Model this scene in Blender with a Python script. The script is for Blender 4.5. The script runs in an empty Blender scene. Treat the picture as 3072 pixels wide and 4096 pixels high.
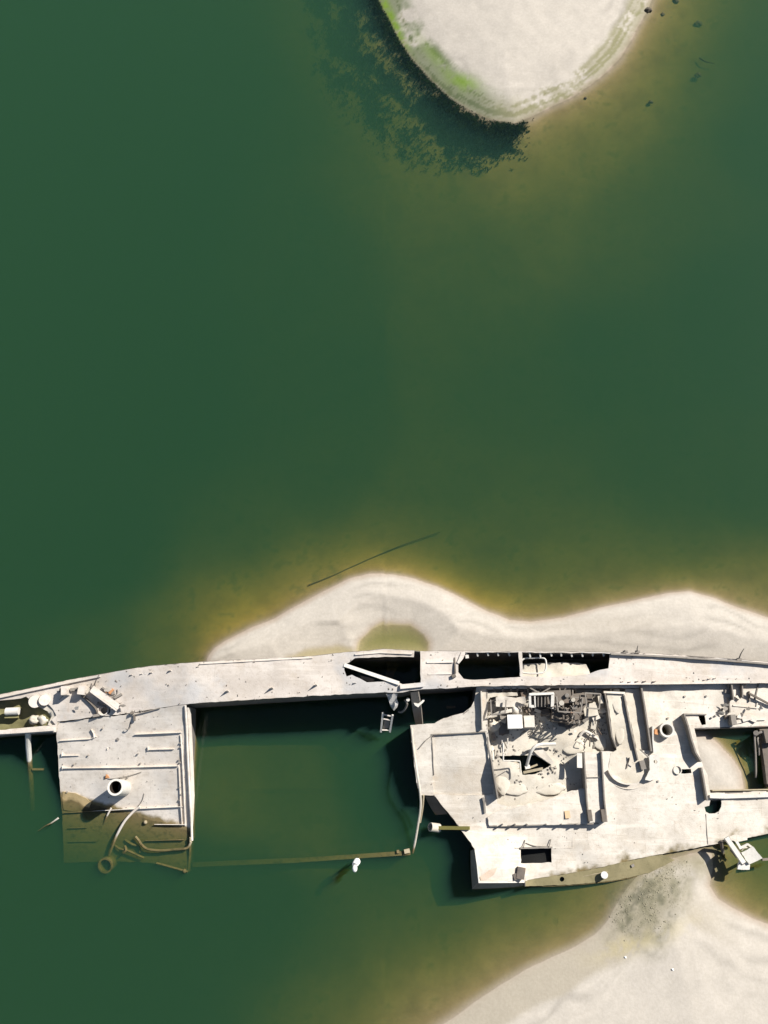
import bpy, bmesh, math, random
import numpy as np
from mathutils import Vector, Matrix, noise as mnoise
from mathutils.geometry import delaunay_2d_cdt

# ------------------------------------------------------------------ camera, sky, sun, exposure
SC = bpy.context.scene
COL = SC.collection
FPX = 3600.0                      # focal length in photograph pixels
TILT = math.atan(1112.0 / FPX)    # the point straight below the drone lies low in the picture
CH = FPX / (100.0 * math.cos(TILT))   # height of the drone, metres
CT, ST = math.cos(TILT), math.sin(TILT)

cam = bpy.data.cameras.new('camera')
cam.sensor_fit = 'VERTICAL'
cam.sensor_height = 36.0
cam.lens = 36.0 * FPX / 4096.0
cam.clip_start = 0.5
cam.clip_end = 3000.0
cam_o = bpy.data.objects.new('camera', cam)
COL.objects.link(cam_o)
cam_o.location = (0, 0, CH)
cam_o.rotation_euler = (TILT, 0, 0)
SC.camera = cam_o

SUN_EL = math.radians(43.0)
SUN_XY = Vector((0.83, 0.56)).normalized()
world = bpy.data.worlds.new('World')
SC.world = world
world.use_nodes = True
nt = world.node_tree
nt.nodes.clear()
wo = nt.nodes.new('ShaderNodeOutputWorld')
wb = nt.nodes.new('ShaderNodeBackground')
sky = nt.nodes.new('ShaderNodeTexSky')
sky.sky_type = 'NISHITA'
sky.sun_disc = False
sky.sun_elevation = SUN_EL
sky.sun_rotation = math.atan2(SUN_XY.x, SUN_XY.y)
wb.inputs['Strength'].default_value = 0.05
nt.links.new(sky.outputs[0], wb.inputs['Color'])
nt.links.new(wb.outputs[0], wo.inputs['Surface'])
sun = bpy.data.lights.new('sun', 'SUN')
sun.energy = 4.8
sun.angle = math.radians(0.5)
sun.color = (1.0, 0.955, 0.89)
sun_o = bpy.data.objects.new('sun', sun)
COL.objects.link(sun_o)
to_sun = Vector((SUN_XY.x * math.cos(SUN_EL), SUN_XY.y * math.cos(SUN_EL), math.sin(SUN_EL)))
sun_o.rotation_euler = to_sun.to_track_quat('Z', 'Y').to_euler()
sun_o.location = (30, 20, 40)
SC.cycles.volume_bounces = 1
SC.view_settings.view_transform = 'Standard'
SC.view_settings.look = 'None'
SC.view_settings.exposure = 0.70
SC.view_settings.gamma = 1.0
SC.view_settings.use_curve_mapping = False


# ------------------------------------------------------------------ picture pixel -> place
def P(px, py, z=0.0):
    """the point of height z that the drone sees at a pixel of the 3072 x 4096 photograph"""
    dx, dy = (px - 1536.0) / FPX, (2048.0 - py) / FPX
    wy = dy * CT + ST
    wz = dy * ST - CT
    t = (z - CH) / wz
    return Vector((dx * t, wy * t, z))


def px_of(x, y, z=0.0):
    zz = z - CH
    cy = y * CT + zz * ST
    cz = -y * ST + zz * CT
    return 1536.0 + FPX * x / -cz, 2048.0 - FPX * cy / -cz


def PB(pts, z=0.0):
    return [P(a, b, z) for a, b in pts]


RNG = random.Random(7)


# ------------------------------------------------------------------ materials
def nodes_of(name):
    m = bpy.data.materials.new(name)
    m.use_nodes = True
    t = m.node_tree
    t.nodes.clear()
    out = t.nodes.new('ShaderNodeOutputMaterial')
    return m, t, out


def nd(t, kind, **kw):
    n = t.nodes.new(kind)
    for k, v in kw.items():
        setattr(n, k, v)
    return n


def mixc(t, a, b, fac):
    m = nd(t, 'ShaderNodeMix', data_type='RGBA')
    for sock, v in ((m.inputs[0], fac), (m.inputs[6], a), (m.inputs[7], b)):
        if isinstance(v, (float, int)):
            sock.default_value = v
        elif isinstance(v, tuple):
            sock.default_value = (*v, 1.0)
        else:
            t.links.new(v, sock)
    return m.outputs[2]


def noise_fac(t, vec, scale, lo, hi, detail=4.0, rough=0.55):
    n = nd(t, 'ShaderNodeTexNoise')
    n.inputs['Scale'].default_value = scale
    n.inputs['Detail'].default_value = detail
    n.inputs['Roughness'].default_value = rough
    t.links.new(vec, n.inputs['Vector'])
    r = nd(t, 'ShaderNodeMapRange', interpolation_type='SMOOTHSTEP')
    r.inputs['From Min'].default_value = lo
    r.inputs['From Max'].default_value = hi
    t.links.new(n.outputs['Fac'], r.inputs['Value'])
    return r.outputs['Result'], n.outputs['Fac']


def steel(name, light, dark, rust=(0.30, 0.13, 0.05), rust_amt=0.35, wet=True, blue=0.0, rough=0.85, wet_z=0.05, streak=0.0, seams=0.0):
    """old plate under a crust of dried river silt; weed-stained where the river wets it"""
    m, t, out = nodes_of(name)
    geo = nd(t, 'ShaderNodeNewGeometry')
    pos = geo.outputs['Position']
    f1, _ = noise_fac(t, pos, 0.9, 0.38, 0.66)
    f2, _ = noise_fac(t, pos, 6.0, 0.45, 0.75, 6.0, 0.65)
    f3, _ = noise_fac(t, pos, 1.7, 0.58, 0.74, 6.0, 0.72)
    f4, raw4 = noise_fac(t, pos, 22.0, 0.3, 0.8, 3.0)
    c = mixc(t, light, tuple(0.66 * a + 0.34 * b for a, b in zip(light, dark)), f1)
    sc = nd(t, 'ShaderNodeMath', operation='MULTIPLY')
    sc.inputs[1].default_value = 0.42
    t.links.new(f2, sc.inputs[0])
    c = mixc(t, c, dark, sc.outputs[0])
    sr = nd(t, 'ShaderNodeMath', operation='MULTIPLY')
    sr.inputs[1].default_value = rust_amt
    t.links.new(f3, sr.inputs[0])
    c = mixc(t, c, rust, sr.outputs[0])
    if seams > 0:
        fu, _ = noise_fac(t, pos, 0.55, 0.50, 0.66, 6.0, 0.68)
        su = nd(t, 'ShaderNodeMath', operation='MULTIPLY')
        su.inputs[1].default_value = .38
        t.links.new(fu, su.inputs[0])
        c = mixc(t, c, (.43, .36, .27), su.outputs[0])
        m2 = nd(t, 'ShaderNodeMapping')
        m2.inputs['Rotation'].default_value = (0, 0, math.radians(4))
        t.links.new(pos, m2.inputs['Vector'])
        br = nd(t, 'ShaderNodeTexBrick')
        br.inputs['Scale'].default_value = 1.0
        br.inputs['Mortar Size'].default_value = 0.009
        br.inputs['Mortar Smooth'].default_value = 0.3
        br.inputs['Brick Width'].default_value = 2.3
        br.inputs['Row Height'].default_value = 1.05
        t.links.new(m2.outputs[0], br.inputs['Vector'])
        fm, _ = noise_fac(t, pos, 1.1, 0.42, 0.6)
        s3 = nd(t, 'ShaderNodeMath', operation='MULTIPLY')
        t.links.new(br.outputs['Fac'], s3.inputs[0])
        t.links.new(fm, s3.inputs[1])
        s4 = nd(t, 'ShaderNodeMath', operation='MULTIPLY')
        s4.inputs[1].default_value = seams
        t.links.new(s3.outputs[0], s4.inputs[0])
        c = mixc(t, c, dark, s4.outputs[0])
    if streak > 0:
        mp = nd(t, 'ShaderNodeMapping')
        mp.inputs['Rotation'].default_value = (0, 0, math.radians(-9))
        mp.inputs['Scale'].default_value = (0.35, 3.2, 1.0)
        t.links.new(pos, mp.inputs['Vector'])
        fs, _ = noise_fac(t, mp.outputs[0], 1.3, 0.50, 0.68, 6.0, 0.65)
        s1 = nd(t, 'ShaderNodeMath', operation='MULTIPLY')
        s1.inputs[1].default_value = streak
        t.links.new(fs, s1.inputs[0])
        c = mixc(t, c, tuple(min(.85, 1.22 * a) for a in light), s1.outputs[0])
        fg, _ = noise_fac(t, pos, 14.0, 0.66, 0.74, 3.0, 0.5)
        s2 = nd(t, 'ShaderNodeMath', operation='MULTIPLY')
        s2.inputs[1].default_value = .55
        t.links.new(fg, s2.inputs[0])
        c = mixc(t, c, dark, s2.outputs[0])
    if blue > 0:
        fb, _ = noise_fac(t, pos, 0.42, 0.52, 0.68)
        sb = nd(t, 'ShaderNodeMath', operation='MULTIPLY')
        sb.inputs[1].default_value = blue
        t.links.new(fb, sb.inputs[0])
        c = mixc(t, c, (0.36, 0.39, 0.42), sb.outputs[0])
    if wet:
        sep = nd(t, 'ShaderNodeSeparateXYZ')
        t.links.new(pos, sep.inputs[0])
        _, rawn = noise_fac(t, pos, 2.3, 0.2, 0.8)
        ma = nd(t, 'ShaderNodeMath', operation='MULTIPLY_ADD')
        ma.inputs[1].default_value = 0.16
        t.links.new(rawn, ma.inputs[0])
        t.links.new(sep.outputs['Z'], ma.inputs[2])
        r = nd(t, 'ShaderNodeMapRange', interpolation_type='SMOOTHSTEP')
        r.inputs['From Min'].default_value = 0.08 + wet_z + 0.05
        r.inputs['From Max'].default_value = 0.08 + wet_z - 0.03
        t.links.new(ma.outputs[0], r.inputs['Value'])
        wetc = mixc(t, (0.19, 0.148, 0.072), (0.085, 0.075, 0.034), f2)
        c = mixc(t, c, wetc, r.outputs['Result'])
    b = nd(t, 'ShaderNodeBsdfPrincipled')
    b.inputs['Roughness'].default_value = rough
    b.inputs['Specular IOR Level'].default_value = 0.2
    t.links.new(c, b.inputs['Base Color'])
    bp = nd(t, 'ShaderNodeBump')
    bp.inputs['Strength'].default_value = 0.35
    bp.inputs['Distance'].default_value = 0.02
    t.links.new(raw4, bp.inputs['Height'])
    t.links.new(bp.outputs[0], b.inputs['Normal'])
    t.links.new(b.outputs[0], out.inputs['Surface'])
    return m


M_DECK = steel('silted_deck_steel', (0.61, 0.565, 0.495), (0.33, 0.28, 0.22), rust=(.40, .29, .20), rust_amt=0.5, seams=.5, wet_z=.105, streak=.5)
M_WALK = steel('silted_walkway_steel', (0.60, 0.545, 0.485), (0.34, 0.285, 0.23), rust=(.40, .29, .20), rust_amt=0.45, seams=.5, blue=0.45, streak=.35)
M_BLOCK = steel('silted_house_steel', (0.71, 0.65, 0.575), (0.38, 0.33, 0.27), rust=(.42, .30, .20), rust_amt=0.45, seams=.3, blue=0.3, streak=.25)
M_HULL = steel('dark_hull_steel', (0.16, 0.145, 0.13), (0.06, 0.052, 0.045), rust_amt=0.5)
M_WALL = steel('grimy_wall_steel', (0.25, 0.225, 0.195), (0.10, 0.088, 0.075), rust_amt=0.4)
M_SILT = steel('river_silt', (0.56, 0.515, 0.435), (0.36, 0.31, 0.23), rust_amt=0.05)
M_MUD = steel('wet_olive_mud', (0.23, 0.21, 0.10), (0.13, 0.12, 0.055), rust_amt=0.05)
M_WHITE = steel('bleached_steel', (0.63, 0.605, 0.55), (0.40, 0.37, 0.32), rust_amt=0.08)
M_RUST = steel('rusty_machinery', (0.17, 0.145, 0.12), (0.05, 0.042, 0.036), rust_amt=0.6)
M_ORANGE = steel('orange_rust', (0.52, 0.26, 0.12), (0.34, 0.15, 0.07), rust_amt=0.5)
M_WOOD = steel('sodden_timber', (0.42, 0.36, 0.25), (0.22, 0.18, 0.11), rust_amt=0.0)
M_DARKWOOD = steel('dark_timber', (0.10, 0.085, 0.045), (0.06, 0.05, 0.03), rust_amt=0.0, wet=False)
M_STONE = steel('dark_stone', (0.10, 0.085, 0.065), (0.045, 0.04, 0.03), rust_amt=0.0, wet=False)
M_PAINT = steel('white_paint', (0.80, 0.79, 0.76), (0.6, 0.57, 0.52), rust_amt=0.05, wet=False)


# ------------------------------------------------------------------ objects
def tag(o, label=None, cat=None, group=None, kind=None):
    for k, v in (('label', label), ('category', cat), ('group', group), ('kind', kind)):
        if v:
            o[k] = v
    return o


def thing(name, label, cat, loc, group=None):
    o = bpy.data.objects.new(name, None)
    COL.objects.link(o)
    o.location = loc
    o.empty_display_size = 0.3
    return tag(o, label, cat, group)


def origin_of(o):
    v = Vector((0, 0, 0))
    while o is not None:
        v += Vector(o.location)
        o = o.parent
    return v


class MB:
    def __init__(self):
        self.v, self.f = [], []

    def add(self, vs, fs):
        k = len(self.v)
        self.v += [Vector(a) for a in vs]
        self.f += [tuple(k + i for i in f) for f in fs]
        return self

    def box(self, c, size, rot=0.0, tilt=None):
        c = Vector(c)
        sx, sy, sz = (s / 2 for s in size)
        R = Matrix.Rotation(rot, 3, 'Z')
        if tilt is not None:
            R = R @ tilt
        vs = [c + R @ Vector((x * sx, y * sy, z * sz)) for z in (-1, 1) for x, y in ((-1, -1), (1, -1), (1, 1), (-1, 1))]
        return self.add(vs, [(3, 2, 1, 0), (4, 5, 6, 7), (0, 1, 5, 4), (1, 2, 6, 5), (2, 3, 7, 6), (3, 0, 4, 7)])

    def bar(self, a, b, w, h):
        """rectangular bar from a to b, its top edge h above the line"""
        a, b = Vector(a), Vector(b)
        d = (b - a).normalized()
        s = d.cross(Vector((0, 0, 1)))
        if s.length < 1e-4:
            s = Vector((1, 0, 0))
        s.normalize()
        u = s.cross(d).normalized()
        vs = []
        for p in (a, b):
            for i, j in ((-1, 0), (1, 0), (1, 1), (-1, 1)):
                vs.append(p + s * (w / 2 * i) + u * (h * j))
        return self.add(vs, [(3, 2, 1, 0), (4, 5, 6, 7), (0, 1, 5, 4), (1, 2, 6, 5), (2, 3, 7, 6), (3, 0, 4, 7)])

    def tube(self, pts, r, n=8, r_end=None):
        pts = [Vector(p) for p in pts]
        k0 = len(self.v)
        ref = Vector((0.13, 0.21, 1.0)).normalized()
        m = len(pts)
        for i, p in enumerate(pts):
            d = (pts[min(i + 1, m - 1)] - pts[max(i - 1, 0)]).normalized()
            s = d.cross(ref)
            if s.length < 1e-3:
                s = d.cross(Vector((1, 0, 0)))
            s.normalize()
            u = s.cross(d)
            rr = r if r_end is None else r + (r_end - r) * i / (m - 1)
            for q in range(n):
                a = 2 * math.pi * q / n
                self.v.append(p + s * (rr * math.cos(a)) + u * (rr * math.sin(a)))
        for i in range(m - 1):
            for q in range(n):
                a = k0 + i * n + q
                b = k0 + i * n + (q + 1) % n
                self.f.append((a, b, b + n, a + n))
        self.f.append(tuple(k0 + q for q in range(n))[::-1])
        self.f.append(tuple(k0 + (m - 1) * n + q for q in range(n)))
        return self

    def pipe(self, base, axis, length, ro, ri, n=28, floor=0.02):
        """open pipe: outer skin, rim, bore"""
        base = Vector(base)
        ax = Vector(axis).normalized()
        s = ax.cross(Vector((0, 1, 0.01))).normalized()
        u = s.cross(ax)
        rings = [(0, ro), (length, ro), (length, ri), (floor, ri)]
        k0 = len(self.v)
        for l, r in rings:
            for q in range(n):
                a = 2 * math.pi * q / n
                self.v.append(base + ax * l + s * (r * math.cos(a)) + u * (r * math.sin(a)))
        for i in range(3):
            for q in range(n):
                a = k0 + i * n + q
                b = k0 + i * n + (q + 1) % n
                self.f.append((a, b, b + n, a + n))
        self.f.append(tuple(k0 + 3 * n + q for q in range(n)))
        self.f.append(tuple(k0 + q for q in range(n))[::-1])
        return self

    def wall(self, pts, ztop, zbot, th):
        """upright plate along a line of pixels given at its top edge"""
        top = []
        for a, b in pts:
            z = ztop(a, b) if callable(ztop) else ztop
            top.append(P(a, b, z))
        m = len(top)
        k0 = len(self.v)
        for i, p in enumerate(top):
            d = top[min(i + 1, m - 1)] - top[max(i - 1, 0)]
            nrm = Vector((-d.y, d.x, 0)).normalized() * (th / 2)
            zb = zbot(*pts[i]) if callable(zbot) else zbot
            lo = Vector((p.x, p.y, zb))
            self.v += [p + nrm, p - nrm, lo - nrm, lo + nrm]
        for i in range(m - 1):
            for q in range(4):
                a = k0 + i * 4 + q
                b = k0 + i * 4 + (q + 1) % 4
                self.f.append((a, b, b + 4, a + 4))
        self.f.append((k0 + 3, k0 + 2, k0 + 1, k0))
        e = k0 + (m - 1) * 4
        self.f.append((e, e + 1, e + 2, e + 3))
        return self

    def plate(self, outline, holes, zf, th, grid=26.0, dent=0.012, seed=0.0):
        loops = [densify(outline, grid * .55)] + [densify(h, grid * .55) for h in holes]
        loops = [[(a + 2.6 * mnoise.noise(Vector((a * .045, b * .045, seed + 31))) + 1.3 * mnoise.noise(Vector((a * .2, b * .2, seed + 37))), b + 2.6 * mnoise.noise(Vector((a * .045, b * .045, seed + 41))) + 1.3 * mnoise.noise(Vector((a * .2, b * .2, seed + 47)))) for a, b in lp] for lp in loops]
        pts, edges = [], []
        for lp in loops:
            k = len(pts)
            pts += lp
            edges += [(k + i, k + (i + 1) % len(lp)) for i in range(len(lp))]
        xs = [p[0] for p in outline]
        ys = [p[1] for p in outline]
        r = random.Random(int(xs[0] * 7 + ys[0]))
        allseg = [(pts[a], pts[b]) for a, b in edges]
        y = min(ys) + grid * 0.5
        while y < max(ys):
            x = min(xs) + grid * 0.5
            while x < max(xs):
                q = (x + r.uniform(-.25, .25) * grid, y + r.uniform(-.25, .25) * grid)
                if inside(q, loops) and min(seg_d(q, s) for s in allseg) > grid * 0.35:
                    pts.append(q)
                x += grid
            y += grid
        res = delaunay_2d_cdt([Vector(p) for p in pts], edges, [], 0, 1e-4)
        vv, tris = res[0], res[2]
        keep = []
        for t in tris:
            c = (sum(vv[i].x for i in t) / 3, sum(vv[i].y for i in t) / 3)
            if inside(c, loops):
                keep.append(tuple(t))
        used = sorted({i for t in keep for i in t})
        idx = {u: i for i, u in enumerate(used)}
        topv = []
        for u in used:
            a, b = vv[u].x, vv[u].y
            z = zf(a, b) + dent * mnoise.noise(Vector((a * 0.011, b * 0.011, seed))) * 2 + dent * mnoise.noise(Vector((a * 0.04, b * 0.04, seed + 5)))
            topv.append(P(a, b, z))
        n = len(topv)
        k0 = len(self.v)
        self.v += topv + [p - Vector((0, 0, th)) for p in topv]
        count = {}
        for t in keep:
            t = [idx[i] for i in t]
            if (topv[t[1]] - topv[t[0]]).cross(topv[t[2]] - topv[t[0]]).z < 0:
                t = t[::-1]
            self.f.append(tuple(k0 + i for i in t))
            self.f.append(tuple(k0 + n + i for i in t[::-1]))
            for a, b in ((t[0], t[1]), (t[1], t[2]), (t[2], t[0])):
                count[(a, b)] = count.get((a, b), 0) + 1
        for (a, b) in count:
            if (b, a) not in count:
                self.f.append((k0 + b, k0 + a, k0 + n + a, k0 + n + b))
        return self

    def ball(self, c, r, seg=10, rough=0.0, squash=1.0, seed=0.0):
        bm = bmesh.new()
        bmesh.ops.create_icosphere(bm, subdivisions=3 if rough else 2, radius=1.0)
        c = Vector(c)
        rx, ry, rz = r if isinstance(r, (tuple, list)) else (r, r, r * squash)
        vs = []
        for v in bm.verts:
            k = 1.0 + rough * mnoise.noise(v.co * 1.6 + Vector((seed, seed * 2, 0))) + rough * 0.5 * mnoise.noise(v.co * 4 + Vector((seed, 0, 0)))
            vs.append(c + Vector((v.co.x * rx * k, v.co.y * ry * k, v.co.z * rz * k)))
        fs = [tuple(v.index for v in f.verts) for f in bm.faces]
        bm.free()
        return self.add(vs, fs)

    def build(self, name, mat, parent=None, smooth=0.6):
        o0 = origin_of(parent)
        me = bpy.data.meshes.new(name)
        me.from_pydata([tuple(p - o0) for p in self.v], [], self.f)
        me.validate()
        bm = bmesh.new()
        bm.from_mesh(me)
        for e in bm.edges:
            e.smooth = len(e.link_faces) == 2 and e.calc_face_angle(3.0) < smooth
        for f in bm.faces:
            f.smooth = True
        bm.to_mesh(me)
        bm.free()
        me.materials.append(mat)
        o = bpy.data.objects.new(name, me)
        COL.objects.link(o)
        if parent is not None:
            o.parent = parent
        return o


def densify(lp, step):
    out = []
    for i, a in enumerate(lp):
        b = lp[(i + 1) % len(lp)]
        n = max(1, int(math.hypot(b[0] - a[0], b[1] - a[1]) / step))
        out += [(a[0] + (b[0] - a[0]) * k / n, a[1] + (b[1] - a[1]) * k / n) for k in range(n)]
    return out


def inside(p, loops):
    c = False
    x, y = p
    for lp in loops:
        j = len(lp) - 1
        for i in range(len(lp)):
            xi, yi = lp[i]
            xj, yj = lp[j]
            if (yi > y) != (yj > y) and x < (xj - xi) * (y - yi) / (yj - yi) + xi:
                c = not c
            j = i
    return c


def seg_d(p, s):
    (ax, ay), (bx, by) = s
    dx, dy = bx - ax, by - ay
    l2 = dx * dx + dy * dy or 1e-9
    t = max(0, min(1, ((p[0] - ax) * dx + (p[1] - ay) * dy) / l2))
    return math.hypot(p[0] - ax - t * dx, p[1] - ay - t * dy)


def curve(pts, n=6):
    """smooth line through points (Catmull-Rom)"""
    pts = [Vector(p) for p in pts]
    out = []
    for i in range(len(pts) - 1):
        p0, p1, p2, p3 = pts[max(i - 1, 0)], pts[i], pts[i + 1], pts[min(i + 2, len(pts) - 1)]
        for k in range(n):
            t = k / n
            out.append(0.5 * ((2 * p1) + (p2 - p0) * t + (2 * p0 - 5 * p1 + 4 * p2 - p3) * t * t + (3 * p1 - p0 - 3 * p2 + p3) * t ** 3))
    out.append(pts[-1])
    return out


def lerp_tab(tab, x):
    for (a, va), (b, vb) in zip(tab, tab[1:]):
        if x <= b:
            k = max(0.0, min(1.0, (x - a) / (b - a)))
            return va + (vb - va) * k
    return tab[-1][1]


def sstep(a, b, x):
    k = max(0.0, min(1.0, (x - a) / (b - a)))
    return k * k * (3 - 2 * k)


# ================================================================== THE GROUND AND THE WATER
T_SHORE = [(1400, -900), (1455, -300), (1490, -90), (1520, 0), (1548, 62), (1585, 140), (1645, 232), (1722, 320), (1802, 392), (1882, 442),
           (1962, 476), (2060, 490), (2112, 468), (2185, 432), (2300, 380), (2402, 312), (2480, 226), (2542, 130), (2590, 48), (2640, -90),
           (2720, -400), (2780, -900)]
M_SHORE = [(822, 2660), (832, 2625), (858, 2592), (905, 2562), (1000, 2515), (1100, 2474), (1200, 2420), (1300, 2362), (1400, 2314), (1480, 2295), (1570, 2295),
           (1650, 2310), (1750, 2345), (1850, 2395), (1950, 2446), (2040, 2477), (2120, 2485), (2250, 2467), (2400, 2431), (2550, 2395),
           (2680, 2369), (2760, 2364), (2850, 2390), (2950, 2430), (3072, 2470), (3300, 2535), (3900, 2640), (3900, 2720), (3072, 2672), (2450, 2640), (1860, 2632), (1400, 2640), (1000, 2668)]
POND = [(1432, 2612), (1445, 2560), (1485, 2522), (1560, 2497), (1640, 2502), (1695, 2535), (1716, 2575), (1712, 2614)]
POCKET = [(1150, 2640), (1250, 2606), (1350, 2580), (1400, 2600), (1410, 2650)]
B_SHORE = [(1360, 5900), (1180, 5300), (1260, 4800), (1440, 4430), (1640, 4200), (1740, 4122), (1810, 4076), (1900, 4012), (2000, 3944), (2100, 3884), (2200, 3832), (2300, 3786), (2380, 3738),
           (2425, 3690), (2458, 3630), (2495, 3575), (2530, 3528), (2565, 3490), (2620, 3455), (2720, 3425), (2800, 3405), (2848, 3415), (2852, 3470),
           (2840, 3540), (2870, 3590), (2930, 3630), (3010, 3672), (3110, 3708), (3400, 3800), (3900, 4000), (4300, 4500), (4200, 5300), (3500, 5900), (2500, 6250), (1800, 6200)]
S_SHORE = [(2740, 2880), (2782, 2930), (2816, 2934), (2856, 2957), (2884, 2982), (2899, 3000), (2936, 3037), (2964, 3085), (2975, 3128), (2980, 3200), (2740, 3230)]
HULL_PX = [(-400, 2900), (0, 2812), (400, 2722), (800, 2676), (1400, 2636), (1860, 2630), (2440, 2634), (3072, 2672), (3900, 2720), (3900, 3150),
           (3072, 3300), (2850, 3345), (2600, 3385), (2300, 3440), (1900, 3530), (1680, 3420), (770, 3480), (250, 3480), (-400, 3300)]
OPEN_PX = [(2730, 2880), (3200, 2860), (3200, 3190), (2760, 3215)]


def sdist(X, Y, poly):
    """signed distance to a polygon, metres, negative inside"""
    w = [(p.x, p.y) for p in PB(poly)]
    d = np.full(X.shape, 1e9)
    ins = np.zeros(X.shape, bool)
    for i in range(len(w)):
        ax, ay = w[i - 1]
        bx, by = w[i]
        dx, dy = bx - ax, by - ay
        t = np.clip(((X - ax) * dx + (Y - ay) * dy) / (dx * dx + dy * dy + 1e-12), 0, 1)
        d = np.minimum(d, np.hypot(X - ax - t * dx, Y - ay - t * dy))
        hit = ((ay > Y) != (by > Y)) & (X < (bx - ax) * (Y - ay) / (by - ay + 1e-15) + ax)
        ins ^= hit
    return np.where(ins, -d, d)


def vnoise(X, Y, scale, seed, octaves=4, gain=0.5):
    rs = np.random.RandomState(seed)
    tot = np.zeros(X.shape)
    amp, norm = 1.0, 0.0
    for o in range(octaves):
        lat = rs.rand(257, 257)
        x = X * scale * 2 ** o + 37.3 * o
        y = Y * scale * 2 ** o + 11.7 * o
        xi = np.floor(x).astype(int)
        yi = np.floor(y).astype(int)
        fx, fy = x - xi, y - yi
        fx = fx * fx * (3 - 2 * fx)
        fy = fy * fy * (3 - 2 * fy)
        a, b = xi % 256, yi % 256
        tot += amp * ((lat[a, b] * (1 - fx) + lat[a + 1, b] * fx) * (1 - fy) + (lat[a, b + 1] * (1 - fx) + lat[a + 1, b + 1] * fx) * fy)
        norm += amp
        amp *= gain
    return tot / norm


def ss(a, b, x):
    k = np.clip((x - a) / (b - a), 0, 1)
    return k * k * (3 - 2 * k)


# local steepness of the underwater beach: (px, py, metres of depth per metre)
GRADE = [(1300, 100, .27), (1500, 450, .26), (1800, 600, .20), (2100, 650, .17), (2400, 520, .18), (2650, 200, .18), (2700, 0, .18),
         (700, 2600, .42), (900, 2480, .34), (1150, 2380, .30), (1400, 2250, .40), (1600, 2240, .42), (1850, 2330, .50), (2100, 2430, .30), (2300, 2420, .36), (2650, 2330, .44),
         (3000, 2400, .26), (1700, 4080, .17), (2000, 3850, .24), (2250, 3720, .27), (2400, 3620, .30), (2900, 3520, .22), (3050, 3650, .3), (2900, 3000, .5)]
# depth of the open bed: (px, py, metres)
DEPTH = [(1750, 760, .54), (2000, 650, .37), (1560, 580, .55), (1400, 680, .8), (2300, 600, .38), (2500, 420, .38), (2650, 200, .40), (2750, 60, .45), (2850, 300, .8), (2960, 200, 1.1), (3050, 500, 1.6),
         (2800, 700, .9), (2500, 900, .75), (2200, 900, .58), (1900, 1000, .72), (1800, 1300, .80), (2000, 1600, .88), (1750, 1900, .82), (2500, 1400, 1.15), (3000, 1200, 1.7), (2700, 1900, 1.1), (3000, 2000, 1.2),
         (1200, 900, 1.2), (1250, 1500, 1.2), (1300, 1900, 1.05), (600, 600, 2), (600, 1500, 2), (300, 2200, 2), (100, 1000, 2), (100, 200, 2), (1000, 2150, 1.0), (1500, 2120, .60), (1900, 2200, .60), (2200, 2250, .60), (2700, 2200, .75), (3000, 2250, .5),
         (3040, 2345, .22), (900, 2450, .42), (600, 2600, .55), (350, 2600, 1.0), (1150, 2330, .45), (2500, 2330, .55), (200, 3700, 2), (1000, 3700, 1.8), (600, 3900, 1.8), (1400, 3900, 1.1), (1300, 4050, .75), (1700, 4000, .52), (2000, 3820, .42), (2300, 3650, .40),
         (1700, 3700, 1.2), (2100, 3600, .85), (1200, 3150, .72), (900, 3200, .58), (1200, 3350, .68), (1500, 3100, 1.6), (2950, 3560, .5), (3050, 3600, .6), (2950, 3050, .6), (1400, 300, .6), (1250, 100, .9), (950, 300, 1.6), (1150, 450, 1.2), (100, 3200, 2), (500, 3600, 1.8), (1800, 3350, 1.8), (2400, 3000, 1.8)]


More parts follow.
